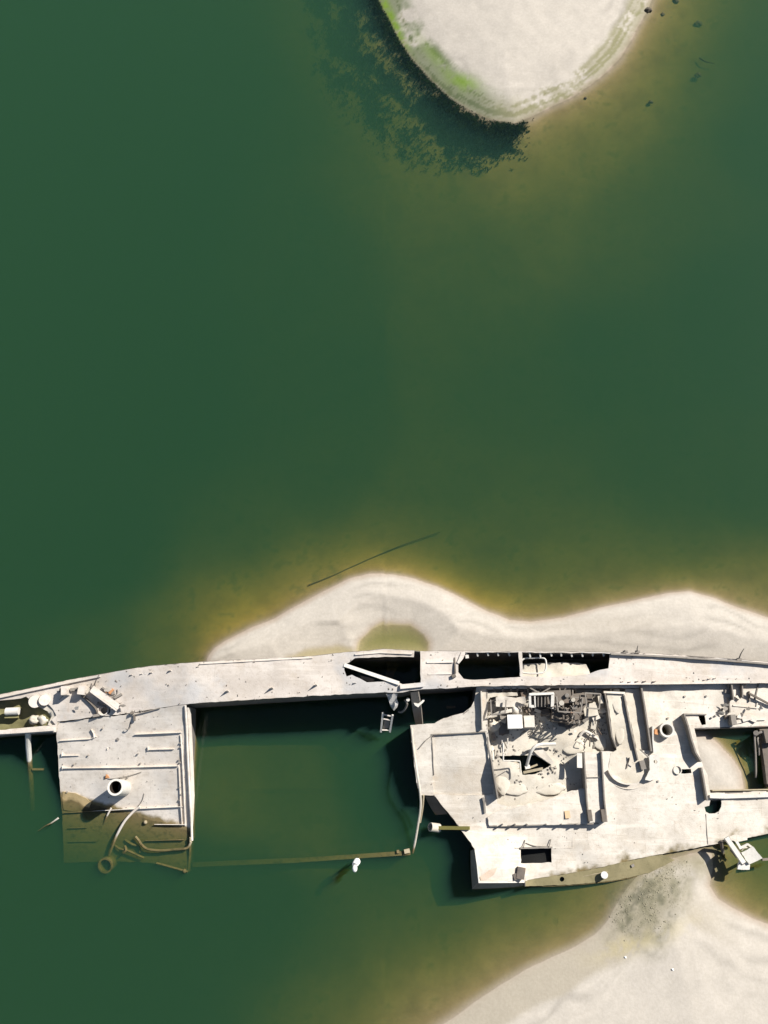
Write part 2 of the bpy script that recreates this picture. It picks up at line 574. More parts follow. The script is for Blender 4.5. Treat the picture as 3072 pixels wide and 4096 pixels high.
def ground_height(X, Y):
    PX, PY = px_of(X, Y)
    g = np.zeros(X.shape)
    ws = np.zeros(X.shape)
    for a, b, v in GRADE:
        w = 1.0 / ((PX - a) ** 2 + (PY - b) ** 2 + 60.0 ** 2) ** 1.5
        g += w * v
        ws += w
    g *= 1.25 / ws
    wob = (vnoise(X, Y, 0.55, 3, 3, .3) - 0.5)
    D, wd = np.zeros(X.shape), np.zeros(X.shape)
    for a, b, v in DEPTH:
        w = 1.0 / ((PX - a) ** 2 + (PY - b) ** 2 + 130.0 ** 2) ** 2
        D += w * v
        wd += w
    D /= wd
    D *= 1.13 + .32 * (vnoise(X, Y, .22, 8, 4) - .5)
    Z = -D
    dist = {}
    Zs = []
    for key, poly, hi, ln in (('T', T_SHORE, .75, 3.0), ('M', M_SHORE, .55, 1.6), ('B', B_SHORE, .6, 2.4), ('S', S_SHORE, .3, 1.5)):
        s = sdist(X, Y, poly) + wob * (0.10 if key != 'T' else 0.16)
        dist[key] = s
        up = hi * (1 - np.exp(np.minimum(s, 0) / ln))
        dn = -D * (1 - np.exp(-np.maximum(s, 0) * g / D))
        zk = np.where(s < 0, up, dn)
        if key == 'S':
            so = sdist(X, Y, OPEN_PX)
            zk = np.where(so < 0, zk, -2.3)
        if key in 'MB':
            sh = sdist(X, Y, HULL_PX)
            zk = np.where(sh < 0, np.minimum(zk, np.maximum(-2.3, 0.2 + 2.5 * sh)), zk)
        Zs.append(zk)
    Z = np.maximum.reduce(Zs)
    sp = sdist(X, Y, POND) + wob * .25
    pond = np.where(sp < 0, -0.20 * (1 - np.exp(sp / .55)), 0.0 + .22 * sp)
    Z = np.where((dist['M'] < 0.6) & (sp < 1.2), np.minimum(Z, pond), Z)
    sq = sdist(X, Y, POCKET) + wob * .35
    pk = np.where(sq < 0, .035 - 0.06 * (1 - np.exp(sq / .4)), .035 + .2 * sq)
    Z = np.where((dist['M'] < 0.6) & (sq < 1.0), np.minimum(Z, pk), Z)
    Z += (vnoise(X, Y, 1.3, 5, 4, .4) - .5) * 0.05 * np.where(Z > 0, np.clip(.3 + Z * 1.5, .2, 1), .45)
    return Z, dist, sp, sq, PX, PY


def make_ground():
    def axis(lo, hi, step, far):
        core = list(np.arange(lo, hi + 1e-6, step))
        a, s = [], step
        x = lo
        while x > -far:
            s *= 1.35
            x -= s
            a.append(x)
        b, s, x = [], step, hi
        while x < far:
            s *= 1.35
            x += s
            b.append(x)
        return np.array(a[::-1] + core + b)
    c0, c1 = P(-120, -120), P(3192, 4216)
    cx = max(abs(P(-120, -120).x), abs(P(3192, -120).x))
    xs = axis(-cx, cx, 0.105, 700)
    ys = axis(c1.y, c0.y, 0.105, 700)
    X, Y = np.meshgrid(xs, ys)
    Z, dist, sp, sq, PX, PY = ground_height(X, Y)
    T, Mb, B = dist['T'], dist['M'], dist['B']
    n1 = vnoise(X, Y, .8, 21)
    n2 = vnoise(X, Y, 3.0, 22, 4, .6)
    n3 = vnoise(X, Y, .28, 23, 3)
    col = np.empty(X.shape + (3,))

    def C(*c):
        return np.array(c)

    def mix(c, k):
        nonlocal col
        col = col * (1 - k[..., None]) + c * k[..., None]
    col[:] = C(.445, .408, .356)
    col *= (1 + .10 * (n1 - .5) + .18 * (n2 - .5))[..., None]
    # old water lines left along the shore as the river fell
    for s, w, seed in ((T, .9, 31), (Mb, .55, 32), (B, .8, 33)):
        ph = s / w + (vnoise(X, Y, .5, seed, 3) - .5) * 2.2
        line = np.abs(np.sin(ph * math.pi)) ** 6 * ss(.1, -.5, s) * ss(.35, .6, vnoise(X, Y, .4, seed + 5, 3))
        col *= (1 - .22 * line * ss(-3.2, -1.2, s))[..., None]
        line2 = np.abs(np.sin(ph * math.pi * 2.7 + 1)) ** 10 * ss(0, -.3, s) * ss(.4, .6, vnoise(X, Y, .6, seed + 9, 3))
        col *= (1 + .08 * line2 * ss(-3.5, -1.5, s))[..., None]
    # wet sand: darker and browner where the river soaks it
    soak = ss(.085, .0, Z + .04 * (n1 - .5))
    mix(C(.33, .265, .205), soak * .8)
    mix(C(.275, .205, .12), ss(0.01, -.10, Z))
    gold = np.exp(-((PX - 900) / 420) ** 2 - ((PY - 2460) / 200) ** 2) + .8 * np.exp(-((PX - 1900) / 300) ** 2 - ((PY - 2380) / 120) ** 2) + .5 * np.exp(-((PX - 1500) / 300) ** 2 - ((PY - 2230) / 130) ** 2)
    mix(C(.42, .275, .05), ss(-.03, -.18, Z) * np.clip(gold, 0, 1) * .65)
    mot = ss(.02, -.12, Z)
    n5 = vnoise(X, Y, 1.7, 71, 5, .65)
    col *= (1 + mot * (.55 * (n5 - .5) + .35 * (n1 - .5)))[..., None]
    mix(C(.13, .125, .06), mot * ss(.60, .74, n5) * .55)
    # broad damp band on the lower sandbank
    damp = ss(-1.45 - 1.6 * (n3 - .5) - .5 * (n1 - .5), -1.1 - 1.6 * (n3 - .5), B) * ss(.3, -.2, B) * ss(3000, 2700, PX) * ss(3480, 3700, PY)
    mix(C(.345, .308, .245), damp * .9)
    yel = np.exp(-((PX - 2560) / 160) ** 2 - ((PY - 3755 - .35 * (2560 - PX)) / 45) ** 2) * ss(.35, .6, n2)
    mix(C(.42, .36, .19), yel * .7)
    # pebbles with dried weed beside the wreck
    peb = sdist(X, Y, [(2440, 3720), (2500, 3590), (2560, 3500), (2700, 3470), (2720, 3520), (2690, 3620), (2640, 3700), (2540, 3735)])
    pk = ss(.9, -.5, peb + (n1 - .5) * 1.8)
    mix(C(.27, .245, .175), pk * .85)
    mix(C(.19, .18, .12), pk * ss(.42, .62, vnoise(X, Y, 3.2, 41, 4, .7)) * .75)
    mix(C(.10, .10, .07), pk * ss(.56, .66, vnoise(X, Y, 4.6, 43, 3, .7)) * .6)
    sil = ss(.6, -.6, sdist(X, Y, [(2470, 3560), (2600, 3440), (3072, 3340), (3200, 3400), (3072, 3460), (2850, 3500), (2700, 3480), (2560, 3530)]) + (n1 - .5))
    mix(C(.215, .19, .11), sil * .92 * ss(.25, .5, n2) * ss(3650, 3500, PY + 120 * (n1 - .5)))
    # mid bar: damp middle band right of centre
    dm = np.exp(-((PY - 2500 - .0 * PX) / 45) ** 2) * ss(2000, 2250, PX) * ss(2780, 2500, PX) * ss(0, -.3, Mb)
    mix(C(.40, .36, .305), dm * .6)
    mk = ss(.58, .7, n1) * ss(-.5, -1.0, Mb) * ss(.4, .6, n2)
    mix(C(.38, .345, .30), mk * .5)
    # pond and pocket: olive mud
    mix(C(.32, .275, .155), ss(.14, -.03, sp + (n1 - .5) * .3) * ss(.8, .2, Mb))
    mix(C(.33, .285, .16), ss(.2, -.1, sq + (n1 - .5) * .5) * ss(.8, .2, Mb) * .8)
    # upper island: green and brown weed line
    ang = ss(2250, 1950, PX)
    belt = ss(.05, -.12, T) * ss(-1.35 - .5 * (n1 - .5), -.75, T)
    along = vnoise(PX * .006 + PY * .002, T * 5.0 + 7, 1.0, 61, 4, .6)
    fine = vnoise(X, Y, 5.0, 62, 3, .6)
    strand = ss(.45, .58, along + .35 * (fine - .5)) * belt
    mix(C(.27, .25, .17), belt * ss(.28, .5, n1 + .4 * (fine - .5)) * .7)
    mix(C(.185, .18, .085), strand * .7)
    left = ss(.05, -.10, T) * ss(-1.75 - .6 * (n1 - .5), -1.0, T) * ss(2100, 1850, PX)
    mix(C(.165, .185, .115), left * ss(.2, .42, n1 + .25 * (fine - .5)) * .85)
    mix(C(.075, .10, .045), left * ss(.52, .64, along + .5 * (fine - .5)) * .7)
    lime = 1.1 * np.exp(-((T + .12) / .22) ** 2) * ss(270, 120, PY) * ss(1700, 1600, PX) + .75 * np.exp(-((PX - 1850 - .9 * (PY - 335)) / 55) ** 2 - ((PY - 340) / 34) ** 2) + .45 * np.exp(-((PX - 1740 - .8 * (PY - 240)) / 28) ** 2 - ((PY - 240) / 80) ** 2)
    mix(C(.155, .25, .03), np.clip(lime, 0, 1) * ss(.15, -.05, T) * ss(.22, .5, n2))
    edge = np.exp(-((T - .02) / .12) ** 2) * ss(.3, .55, n2)
    mix(C(.16, .145, .08), edge * .5)
    # dark mud under the weed bed
    wd = weed_density(PX, PY, T, X, Y)
    mix(C(.010, .022, .014), np.clip(wd * 1.3, 0, .96) * ss(.06, -.03, Z))
    ny, nx = X.shape
    verts = np.stack([X, Y, Z], -1).reshape(-1, 3)
    idx = np.arange(nx * ny).reshape(ny, nx)
    quads = np.stack([idx[:-1, :-1], idx[:-1, 1:], idx[1:, 1:], idx[1:, :-1]], -1).reshape(-1, 4)
    me = bpy.data.meshes.new('ground')
    me.vertices.add(len(verts))
    me.vertices.foreach_set('co', verts.ravel())
    me.loops.add(quads.size)
    me.loops.foreach_set('vertex_index', quads.ravel())
    me.polygons.add(len(quads))
    me.polygons.foreach_set('loop_start', np.arange(0, quads.size, 4))
    me.polygons.foreach_set('use_smooth', np.ones(len(quads), bool))
    me.update()
    at = me.color_attributes.new('tint', 'FLOAT_COLOR', 'POINT')
    rgba = np.ones((len(verts), 4))
    rgba[:, :3] = np.clip(col.reshape(-1, 3), .01, .9)
    at.data.foreach_set('color', rgba.ravel())
    m, t, out = nodes_of('river_sand')
    ca = nd(t, 'ShaderNodeVertexColor', layer_name='tint')
    geo = nd(t, 'ShaderNodeNewGeometry')
    f1, r1 = noise_fac(t, geo.outputs['Position'], 9.0, .3, .72, 6.0, .7)
    f2, r2 = noise_fac(t, geo.outputs['Position'], 45.0, .58, .74, 2.0, .5)
    c = mixc(t, (0.93, 0.925, 0.91), (1.04, 1.04, 1.04), f1)
    mu = nd(t, 'ShaderNodeMix', data_type='RGBA', blend_type='MULTIPLY')
    mu.inputs[0].default_value = 1.0
    t.links.new(ca.outputs['Color'], mu.inputs[6])
    t.links.new(c, mu.inputs[7])
    sp_ = nd(t, 'ShaderNodeMath', operation='MULTIPLY')
    sp_.inputs[1].default_value = .10
    t.links.new(f2, sp_.inputs[0])
    c = mixc(t, mu.outputs[2], (0.20, .17, .13), sp_.outputs[0])
    b = nd(t, 'ShaderNodeBsdfPrincipled')
    b.inputs['Roughness'].default_value = .95
    b.inputs['Specular IOR Level'].default_value = .1
    t.links.new(c, b.inputs['Base Color'])
    bp = nd(t, 'ShaderNodeBump')
    bp.inputs['Strength'].default_value = .25
    bp.inputs['Distance'].default_value = .03
    t.links.new(r1, bp.inputs['Height'])
    t.links.new(bp.outputs[0], b.inputs['Normal'])
    t.links.new(b.outputs[0], out.inputs['Surface'])
    me.materials.append(m)
    o = bpy.data.objects.new('ground', me)
    COL.objects.link(o)
    tag(o, kind='structure')


WEED_CORE = [(1700, 330), (1800, 395), (1880, 445), (1960, 480), (2060, 495), (2115, 470), (2095, 540), (2070, 606), (1990, 626), (1900, 606), (1800, 570), (1720, 510), (1650, 420)]
WEED_WIDE = [(1500, -60), (1545, 60), (1640, 235), (1800, 395), (1960, 480), (2100, 500), (2060, 625), (1900, 650), (1700, 620), (1560, 560), (1420, 450), (1330, 330), (1260, 180), (1220, 20), (1230, -100), (1450, -100)]


def weed_density(PX, PY, T, X, Y):
    core = sdist(X, Y, WEED_CORE)
    wide = sdist(X, Y, WEED_WIDE)
    n = vnoise(X, Y, 1.5, 51, 5, .65)
    n2 = vnoise(X, Y, .5, 53, 3)
    n3 = vnoise(X * .8 + Y * .6, (Y * .8 - X * .6) * .35, 1.6, 57, 5, .65)   # drifts combed along the shore
    k1 = ss(.10, -.45, core + (n - .5) * 1.2)
    k3 = ss(.9, .1, T + (n - .5) * 1.3) * ss(1900, 1780, PX) * ss(1240, 1420, PX) * .8
    k2 = ss(.9, -.7, wide + (n2 - .5) * 1.6) * (.10 + .75 * ss(.44, .60, .5 * n + .5 * n3)) * (.55 + .45 * ss(500, 150, PY))
    return np.clip(np.maximum.reduce([k1 * (.75 + .25 * ss(.35, .5, n)), k2 * .85, k3]), 0, 1) * ss(-.02, .05, T)


make_ground()


def make_water():
    m, t, out = nodes_of('green_river_water')
    tr = nd(t, 'ShaderNodeBsdfTransparent')
    gl = nd(t, 'ShaderNodeBsdfGlossy')
    gl.inputs['Roughness'].default_value = .06
    fr = nd(t, 'ShaderNodeFresnel')
    fr.inputs['IOR'].default_value = 1.33
    geo = nd(t, 'ShaderNodeNewGeometry')
    _, r1 = noise_fac(t, geo.outputs['Position'], 1.6, .3, .7, 4.0, .6)
    bp = nd(t, 'ShaderNodeBump')
    bp.inputs['Strength'].default_value = .3
    bp.inputs['Distance'].default_value = .05
    t.links.new(r1, bp.inputs['Height'])
    t.links.new(bp.outputs[0], gl.inputs['Normal'])
    mx = nd(t, 'ShaderNodeMixShader')
    t.links.new(fr.outputs[0], mx.inputs[0])
    t.links.new(tr.outputs[0], mx.inputs[1])
    t.links.new(gl.outputs[0], mx.inputs[2])
    t.links.new(mx.outputs[0], out.inputs['Surface'])
    vs = nd(t, 'ShaderNodeVolumeScatter')
    vs.inputs['Color'].default_value = (.155, .445, .44, 1)
    vs.inputs['Density'].default_value = 1.0
    va = nd(t, 'ShaderNodeVolumeAbsorption')
    va.inputs['Color'].default_value = (.56, .66, .20, 1)
    va.inputs['Density'].default_value = 3.0
    ad = nd(t, 'ShaderNodeAddShader')
    t.links.new(vs.outputs[0], ad.inputs[0])
    t.links.new(va.outputs[0], ad.inputs[1])
    t.links.new(ad.outputs[0], out.inputs['Volume'])
    mb = MB().box((0, 0, -2.5), (1300, 1300, 5.0))
    o = mb.build('water', m, None, smooth=.1)
    tag(o, kind='structure')


make_water()


def make_gravel():
    rs = random.Random(11)
    poly = [(2450, 3700), (2500, 3590), (2556, 3500), (2620, 3452), (2760, 3428), (2730, 3490), (2690, 3620), (2640, 3690), (2540, 3715)]
    base = []
    bm = bmesh.new()
    bmesh.ops.create_icosphere(bm, subdivisions=1, radius=1.0)
    iv = [v.co.copy() for v in bm.verts]
    fs = [tuple(v.index for v in f.verts) for f in bm.faces]
    bm.free()
    pts = []
    while len(pts) < 2600:
        x, y = rs.uniform(2380, 2760), rs.uniform(3440, 3770)
        e = min(seg_d((x, y), (poly[i - 1], poly[i])) for i in range(len(poly)))
        d = -e if inside((x, y), [poly]) else e
        if d > -34 + 90 * rs.random() ** 2 or mnoise.noise(Vector((x * .016, y * .016, 2))) < rs.uniform(-.5, .35):
            continue
        pts.append((x, y))
    w = [P(x, y) for x, y in pts]
    Z = ground_height(np.array([p.x for p in w]), np.array([p.y for p in w]))[0]
    mb = MB()
    for p, z in zip(w, Z):
        r = rs.uniform(.006, .015) * (2.6 if rs.random() < .06 else 1)
        sx, sy, sz = r, r * rs.uniform(.6, 1), r * rs.uniform(.35, .6)
        a = rs.uniform(0, 3.14)
        ca, sa = math.cos(a), math.sin(a)
        mb.add([Vector((p.x + (v.x * sx) * ca - (v.y * sy) * sa, p.y + (v.x * sx) * sa + (v.y * sy) * ca, z + v.z * sz)) for v in iv], fs)
    o = mb.build('gravel', steel('mixed_gravel', (.27, .245, .17), (.09, .085, .06), rust_amt=.05, wet=False), None, smooth=2)
    tag(o, 'grey brown gravel and mussel shells strewn beside the hull on the lower sandbank', 'gravel', kind='stuff')


make_gravel()


def make_weed():
    """water weed: thousands of leaf-sized ribbons rooted on the bed"""
    rs = random.Random(5)
    n = 75000
    px = np.array([rs.uniform(1200, 2140) for _ in range(n)])
    py = np.array([rs.uniform(-90, 680) for _ in range(n)])
    pts = [P(a, b) for a, b in zip(px, py)]
    X = np.array([p.x for p in pts])
    Y = np.array([p.y for p in pts])
    Z = ground_height(X, Y)[0]
    T = sdist(X, Y, T_SHORE)
    d = weed_density(px, py, T, X, Y)
    mb = MB()
    k = 0
    for i in range(n):
        if rs.random() > d[i] * .85 or Z[i] > -.01:
            continue
        k += 1
        x, y, z = X[i], Y[i], Z[i]
        for _ in range(2):
            a = rs.uniform(0, 6.283)
            l = rs.uniform(.05, .17)
            w = rs.uniform(.012, .03)
            h = min(rs.uniform(.03, .16), max(.02, -z * .95))
            dx, dy = math.cos(a), math.sin(a)
            mb.add([(x - dy * w, y + dx * w, z - .02), (x + dy * w, y - dx * w, z - .02),
                    (x + dx * l * .5 + dy * w, y + dy * l * .5 - dx * w, z + h), (x + dx * l * .5 - dy * w, y + dy * l * .5 + dx * w, z + h),
                    (x + dx * l, y + dy * l, z + h * .7)], [(0, 1, 2, 3), (3, 2, 4)])
    m, t, out = nodes_of('water_weed_leaf')
    geo = nd(t, 'ShaderNodeNewGeometry')
    f1, _ = noise_fac(t, geo.outputs['Position'], 2.5, .35, .65)
    c = mixc(t, (.004, .015, .010), (.010, .024, .010), f1)
    b = nd(t, 'ShaderNodeBsdfPrincipled')
    b.inputs['Roughness'].default_value = .9
    b.inputs['Specular IOR Level'].default_value = .02
    t.links.new(c, b.inputs['Base Color'])
    t.links.new(b.outputs[0], out.inputs['Surface'])
    o = mb.build('water_weed', m, None, smooth=3.0)
    tag(o, 'dark green water weed growing on the bed below the upper sandbank', 'water weed', kind='stuff')


make_weed()

# ================================================================== THE WRECK
W_LOW = [(-560, .7), (-200, .95), (0, 1.1), (230, 1.30), (600, 1.80), (745, 2.04), (1500, 2.1), (1900, 1.95), (2200, 1.82), (2500, 1.50), (2800, 1.05), (3072, .84), (3400, .75)]
W_EDGE = [(-560, 2992), (-200, 2960), (0, 2935), (230, 2890), (745, 2815), (1000, 2798), (1250, 2783), (1500, 2770), (1640, 2760), (1900, 2745), (2500, 2738), (3072, 2732), (3400, 2730)]


def zW(x, y):
    return lerp_tab(W_LOW, x) + 0.0019 * (lerp_tab(W_EDGE, x) - y)


def zB(x, y):
    v = 12.80 + .00105 * x - .0041 * y
    return v if v > 0 else .62 * v


D_LOW = [(1640, 3560), (2100, 3519), (2504, 3447), (2850, 3378), (3072, 3334), (3300, 3290)]
D_K = [(1640, .0014), (1900, .0019), (2100, .0019), (2400, .0016), (2600, .00125), (2800, .0009), (3072, .0007), (3300, .0006)]


def zD(x, y):
    return .12 + (lerp_tab(D_LOW, x) - y) * lerp_tab(D_K, x) + .72 * sstep(2160, 2010, x) * sstep(3280, 3500, y)


def zF(x, y):
    return zD(x, y) - .30


wreck = thing('shipwreck', 'large broken steel ship hull crusted with pale silt, lying half sunk across the sandbank', 'shipwreck', P(1536, 3000, 0))


def part(name, mb, mat, parent=wreck, smooth=.6):
    return mb.build(name, mat, parent, smooth)


# ---- long side walkway along the top
W_OUT = [(-560, 2912), (-350, 2853), (-160, 2808), (0, 2778), (100, 2758), (200, 2737), (300, 2716), (400, 2698), (500, 2680), (600, 2665), (700, 2656), (765, 2651), (880, 2643), (1000, 2638), (1120, 2632), (1250, 2625), (1330, 2615), (1400, 2608),
         (1470, 2604), (1530, 2596), (1620, 2601), (1656, 2603), (1656, 2628), (1560, 2627), (1420, 2632), (1396, 2650), (1376, 2658), (1378, 2680), (1387, 2707), (1408, 2700), (1440, 2714), (1468, 2729), (1530, 2726), (1588, 2728), (1618, 2740),
         (1683, 2733), (1681, 2605), (1760, 2604), (1850, 2605), (2100, 2606), (2300, 2607), (2440, 2609), (2560, 2613), (2700, 2620), (2900, 2634), (3072, 2648), (3240, 2664), (3700, 2720),
         (3700, 2775), (3240, 2731), (3072, 2732), (2850, 2735), (2600, 2738), (2500, 2738), (2300, 2740), (2100, 2742), (1900, 2745), (1800, 2752), (1690, 2757), (1640, 2762), (1612, 2770), (1500, 2771), (1375, 2777), (1250, 2784), (1120, 2791), (1000, 2799), (880, 2806), (745, 2816),
         (600, 2838), (520, 2853), (400, 2866), (300, 2878), (228, 2886), (222, 2927), (160, 2932), (80, 2936), (0, 2941), (-160, 2957), (-350, 2975), (-560, 2992)]
TROUGH = [(-520, 2930), (-350, 2880), (-140, 2826), (0, 2802), (60, 2796), (105, 2788), (122, 2800), (128, 2818), (165, 2822), (195, 2818), (212, 2836), (226, 2862), (205, 2880), (222, 2900), (150, 2906), (80, 2912), (0, 2920), (-140, 2936), (-350, 2958), (-520, 2972)]
HOLE_L = [(422 + 19 * math.cos(a * .5236), 2842 + 17 * math.sin(a * .5236)) for a in range(12)]
H3 = [(1858, 2609), (1970, 2609), (2074, 2609), (2079, 2660), (2082, 2708), (2000, 2713), (1902, 2719), (1856, 2717), (1834, 2690), (1834, 2650), (1846, 2628)]
H4 = [(2088, 2610), (2250, 2611), (2440, 2613), (2438, 2650), (2435, 2673), (2383, 2684), (2352, 2697), (2280, 2704), (2190, 2709), (2092, 2704)]
walk = part('side_walkway', MB().plate(W_OUT, [TROUGH, HOLE_L, H3, H4], zW, .07, grid=30, dent=.02, seed=1), M_WALK)
walk['label'] = 'long raised side deck with torn openings, pale with bluish grey patches'
# hull sides under it
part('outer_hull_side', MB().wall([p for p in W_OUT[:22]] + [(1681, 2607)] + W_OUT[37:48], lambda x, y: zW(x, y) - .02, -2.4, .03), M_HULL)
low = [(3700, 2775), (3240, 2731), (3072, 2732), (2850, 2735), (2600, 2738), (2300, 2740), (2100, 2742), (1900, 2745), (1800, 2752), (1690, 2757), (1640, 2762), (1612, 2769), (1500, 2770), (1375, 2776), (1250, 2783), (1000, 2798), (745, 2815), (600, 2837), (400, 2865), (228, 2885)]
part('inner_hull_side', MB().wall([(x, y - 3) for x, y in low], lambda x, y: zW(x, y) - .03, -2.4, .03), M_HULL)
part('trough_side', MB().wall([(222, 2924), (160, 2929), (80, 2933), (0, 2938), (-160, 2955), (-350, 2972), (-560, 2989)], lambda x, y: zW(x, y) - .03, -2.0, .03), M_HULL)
part('trough_floor', MB().plate([(-550, 2918), (-350, 2862), (-150, 2812), (0, 2788), (100, 2770), (215, 2770), (250, 2850), (225, 2922), (80, 2930), (-150, 2950), (-350, 2968), (-550, 2985)], [], lambda x, y: zW(x, y) - .42 + .33 * sstep(110, 235, x) + .05 * mnoise.noise(Vector((x * .03, y * .03, 3))), .05, grid=14, dent=.05, seed=3), M_MUD, smooth=1.2)['label'] = 'olive mud lying in the bottom of the open trough'
# silt banked into the trough
part('silt_bank', MB().plate([(118, 2800), (150, 2790), (200, 2795), (238, 2820), (255, 2870), (225, 2905), (190, 2900), (205, 2870), (190, 2845), (160, 2830), (135, 2825)], [], lambda x, y: zW(x, y) - .12 + .08 * sstep(150, 240, x), .3, grid=12, dent=.04, seed=4), M_SILT, smooth=1.2)
# diagonal brace across the torn opening, and rims
part('diagonal_brace', MB().bar(P(1376, 2660, zW(1376, 2660) - .06), P(1596, 2734, zW(1596, 2734) - .02), .14, .09), M_WHITE)
part('rim_bar', MB().bar(P(1600, 2748, zW(1600, 2748) + .0), P(1694, 2739, zW(1694, 2739) + .0), .17, .10), M_WALK)
# silt lit inside the right-hand opening
part('inner_silt', MB().plate([(2092, 2655), (2190, 2652), (2250, 2650), (2310, 2652), (2345, 2656), (2352, 2672), (2362, 2700), (2350, 2735), (2090, 2735)], [], lambda x, y: zW(x, y) - .55 + .15 * sstep(2665, 2725, y), .1, grid=16, dent=.06, seed=5), M_SILT, smooth=1.2)
part('inner_frame', MB().tube(curve([P(2090, 2690, 1.78), P(2084, 2650, 1.78), P(2098, 2634, 1.78), P(2130, 2632, 1.78), P(2172, 2632, 1.78), P(2184, 2646, 1.78), P(2182, 2680, 1.78), P(2166, 2692, 1.78), P(2120, 2694, 1.78), P(2090, 2690, 1.78)], 4), .035, 6), M_WHITE)
part('frame_post', MB().bar(P(2081, 2612, 2.02), P(2081, 2704, 1.90), .05, .05), M_WHITE)
for i, x in enumerate(range(1868, 2440, 42)):
    if abs(x - 2081) < 10:
        continue
    w = 3.0 + RNG.random() * 2
    z = zW(x, 2610) - .1
    part('hull_rib', MB().bar(P(x - w, 2608, z), P(x + RNG.uniform(-2, 2), 2624 + RNG.uniform(-4, 5), z - .12), .06, .05), M_WHITE)
part('torn_plate', MB().plate([(1845, 2610), (1856, 2606), (1862, 2612), (1848, 2640), (1836, 2655), (1828, 2650), (1836, 2630)], [], lambda x, y: zW(x, y) + .05, .03, grid=12), M_WALK)
part('cross_stiffener', MB().bar(P(1706, 2650, zW(1706, 2650)), P(1812, 2648, zW(1812, 2648)), .06, .05), M_WALK)
part('cross_stiffener', MB().bar(P(1712, 2697, zW(1712, 2697)), P(1806, 2695, zW(1806, 2695)), .05, .04), M_WALK)
part('edge_bracket', MB().box(P(1815, 2704, zW(1815, 2704) + .06), (.16, .12, .14), .3), M_RUST)
part('edge_bracket', MB().box(P(1820, 2662, zW(1820, 2662) + .03), (.05, .62, .10), .03), M_RUST)
part('edge_bracket', MB().box(P(1868, 2627, zW(1868, 2627) - .1), (.13, .13, .1), .1), M_WHITE)
# low rims
for pts, h, w in (([(-150, 2815), (0, 2788), (200, 2745), (400, 2704)], .10, .07), ([(800, 2655), (1000, 2644), (1250, 2631)], .04, .04),
                  ([(2444, 2615), (2700, 2627), (2900, 2641), (3072, 2655), (3230, 2668)], .16, .07), ([(2340, 2737), (2600, 2735), (2850, 2732), (3000, 2730)], .05, .05),
                  ([(-150, 2945), (0, 2930), (100, 2924), (215, 2916)], .09, .13), ([(1420, 2618), (1520, 2610), (1650, 2615)], .06, .05)):
    mb = MB().wall(pts, lambda x, y, h=h: zW(x, y) + h, lambda x, y: zW(x, y) - .04, w)
    part('edge_rim', mb, M_WALL if h == .16 else M_WALK)
# broken rail stubs that throw the small pointed shadows
for x, y, h in ((600, 2692, .16), (675, 2684, .16), (905, 2766, .30), (1082, 2754, .32), (1258, 2742, .34), (785, 2668, .10), (520, 2701, .12), (1010, 2650, .08), (1412, 2733, .14), (560, 2697, .1),
                (2570, 2614, .08), (2845, 2637, .08), (2640, 2628, .1), (2740, 2632, .09), (2930, 2646, .08), (2480, 2727, .10), (2510, 2728, .12), (2540, 2726, .14), (2570, 2726, .20), (2608, 2727, .22), (2810, 2720, .10), (2828, 2716, .14), (2850, 2714, .12), (1190, 2770, .05), (1320, 2768, .05)):
    z = zW(x, y)
    b = P(x, y, z - .03)
    mb = MB()
    mb.add([b + Vector((-.03, -.02, 0)), b + Vector((.13, -.02, 0)), b + Vector((.13, .02, 0)), b + Vector((-.03, .02, 0)), b + Vector((.04, -.01, h)), b + Vector((.09, .01, h + .02))],
           [(3, 2, 1, 0), (0, 1, 5, 4), (1, 2, 5), (2, 3, 4, 5), (3, 0, 4)])
    part('rail_stub', mb, M_WALK)
for (x, y, x2, y2, h) in ((2549, 2606, 2552, 2582, .55), (2955, 2636, 2976, 2594, .6), (375, 2745, 397, 2698, .5), (2500, 2606, 2501, 2600, .2)):
    z = zW(x, y)
    part('bent_stanchion', MB().tube([P(x, y, z), P((x + x2) / 2 - 2, (y + y2) / 2, z + h * .6), P(x2, y2, z + h)], .03, 6, .012), M_WALL)
    part('stanchion_foot', MB().bar(P(x - 9, y + 2, z), P(x + 9, y + 2, z), .10, .08), M_WALL)

# clutter on the left end of the walkway
def boxpart(name, x, y, zf, size, rot, mat, parent=wreck, lift=0.0):
    return part(name, MB().box(P(x, y, zf(x, y) + lift + size[2] / 2 - .02), size, rot), mat, parent)


part('fallen_girder', MB().bar(P(370, 2752, zW(370, 2752) + .20), P(478, 2830, zW(478, 2830) + .06), .20, .08), M_WALK)
part('girder_flange', MB().bar(P(362, 2764, zW(362, 2764) + .30), P(468, 2842, zW(468, 2842) + .10), .06, .12), M_WALK)
part('crumpled_bracket', MB().tube(curve([P(326, 2782, zW(326, 2782) + .05), P(350, 2800, zW(350, 2800) + .1), P(372, 2822, zW(372, 2822) + .08), P(386, 2840, zW(386, 2840) + .1), P(392, 2858, zW(392, 2858))], 4), .05, 6), M_RUST)
for x, y, s, r in ((300, 2758, (.34, .12, .14), .1), (262, 2764, (.22, .34, .42), .1), (330, 2762, (.26, .34, .36), -.1), (420, 2756, (.26, .06, .10), -.5), (446, 2766, (.22, .10, .12), .9), (474, 2784, (.30, .09, .12), .5), (405, 2822, (.36, .08, .14), -.4), (386, 2862, (.26, .10, .12), .2), (452, 2770, (.12, .18, .10), .3), (430, 2764, (.16, .05, .08), .8)):
    boxpart('broken_fitting', x, y, zW, s, r, M_WALK if s[2] > .2 else M_ORANGE if (x in (446, 430)) else M_WALL)
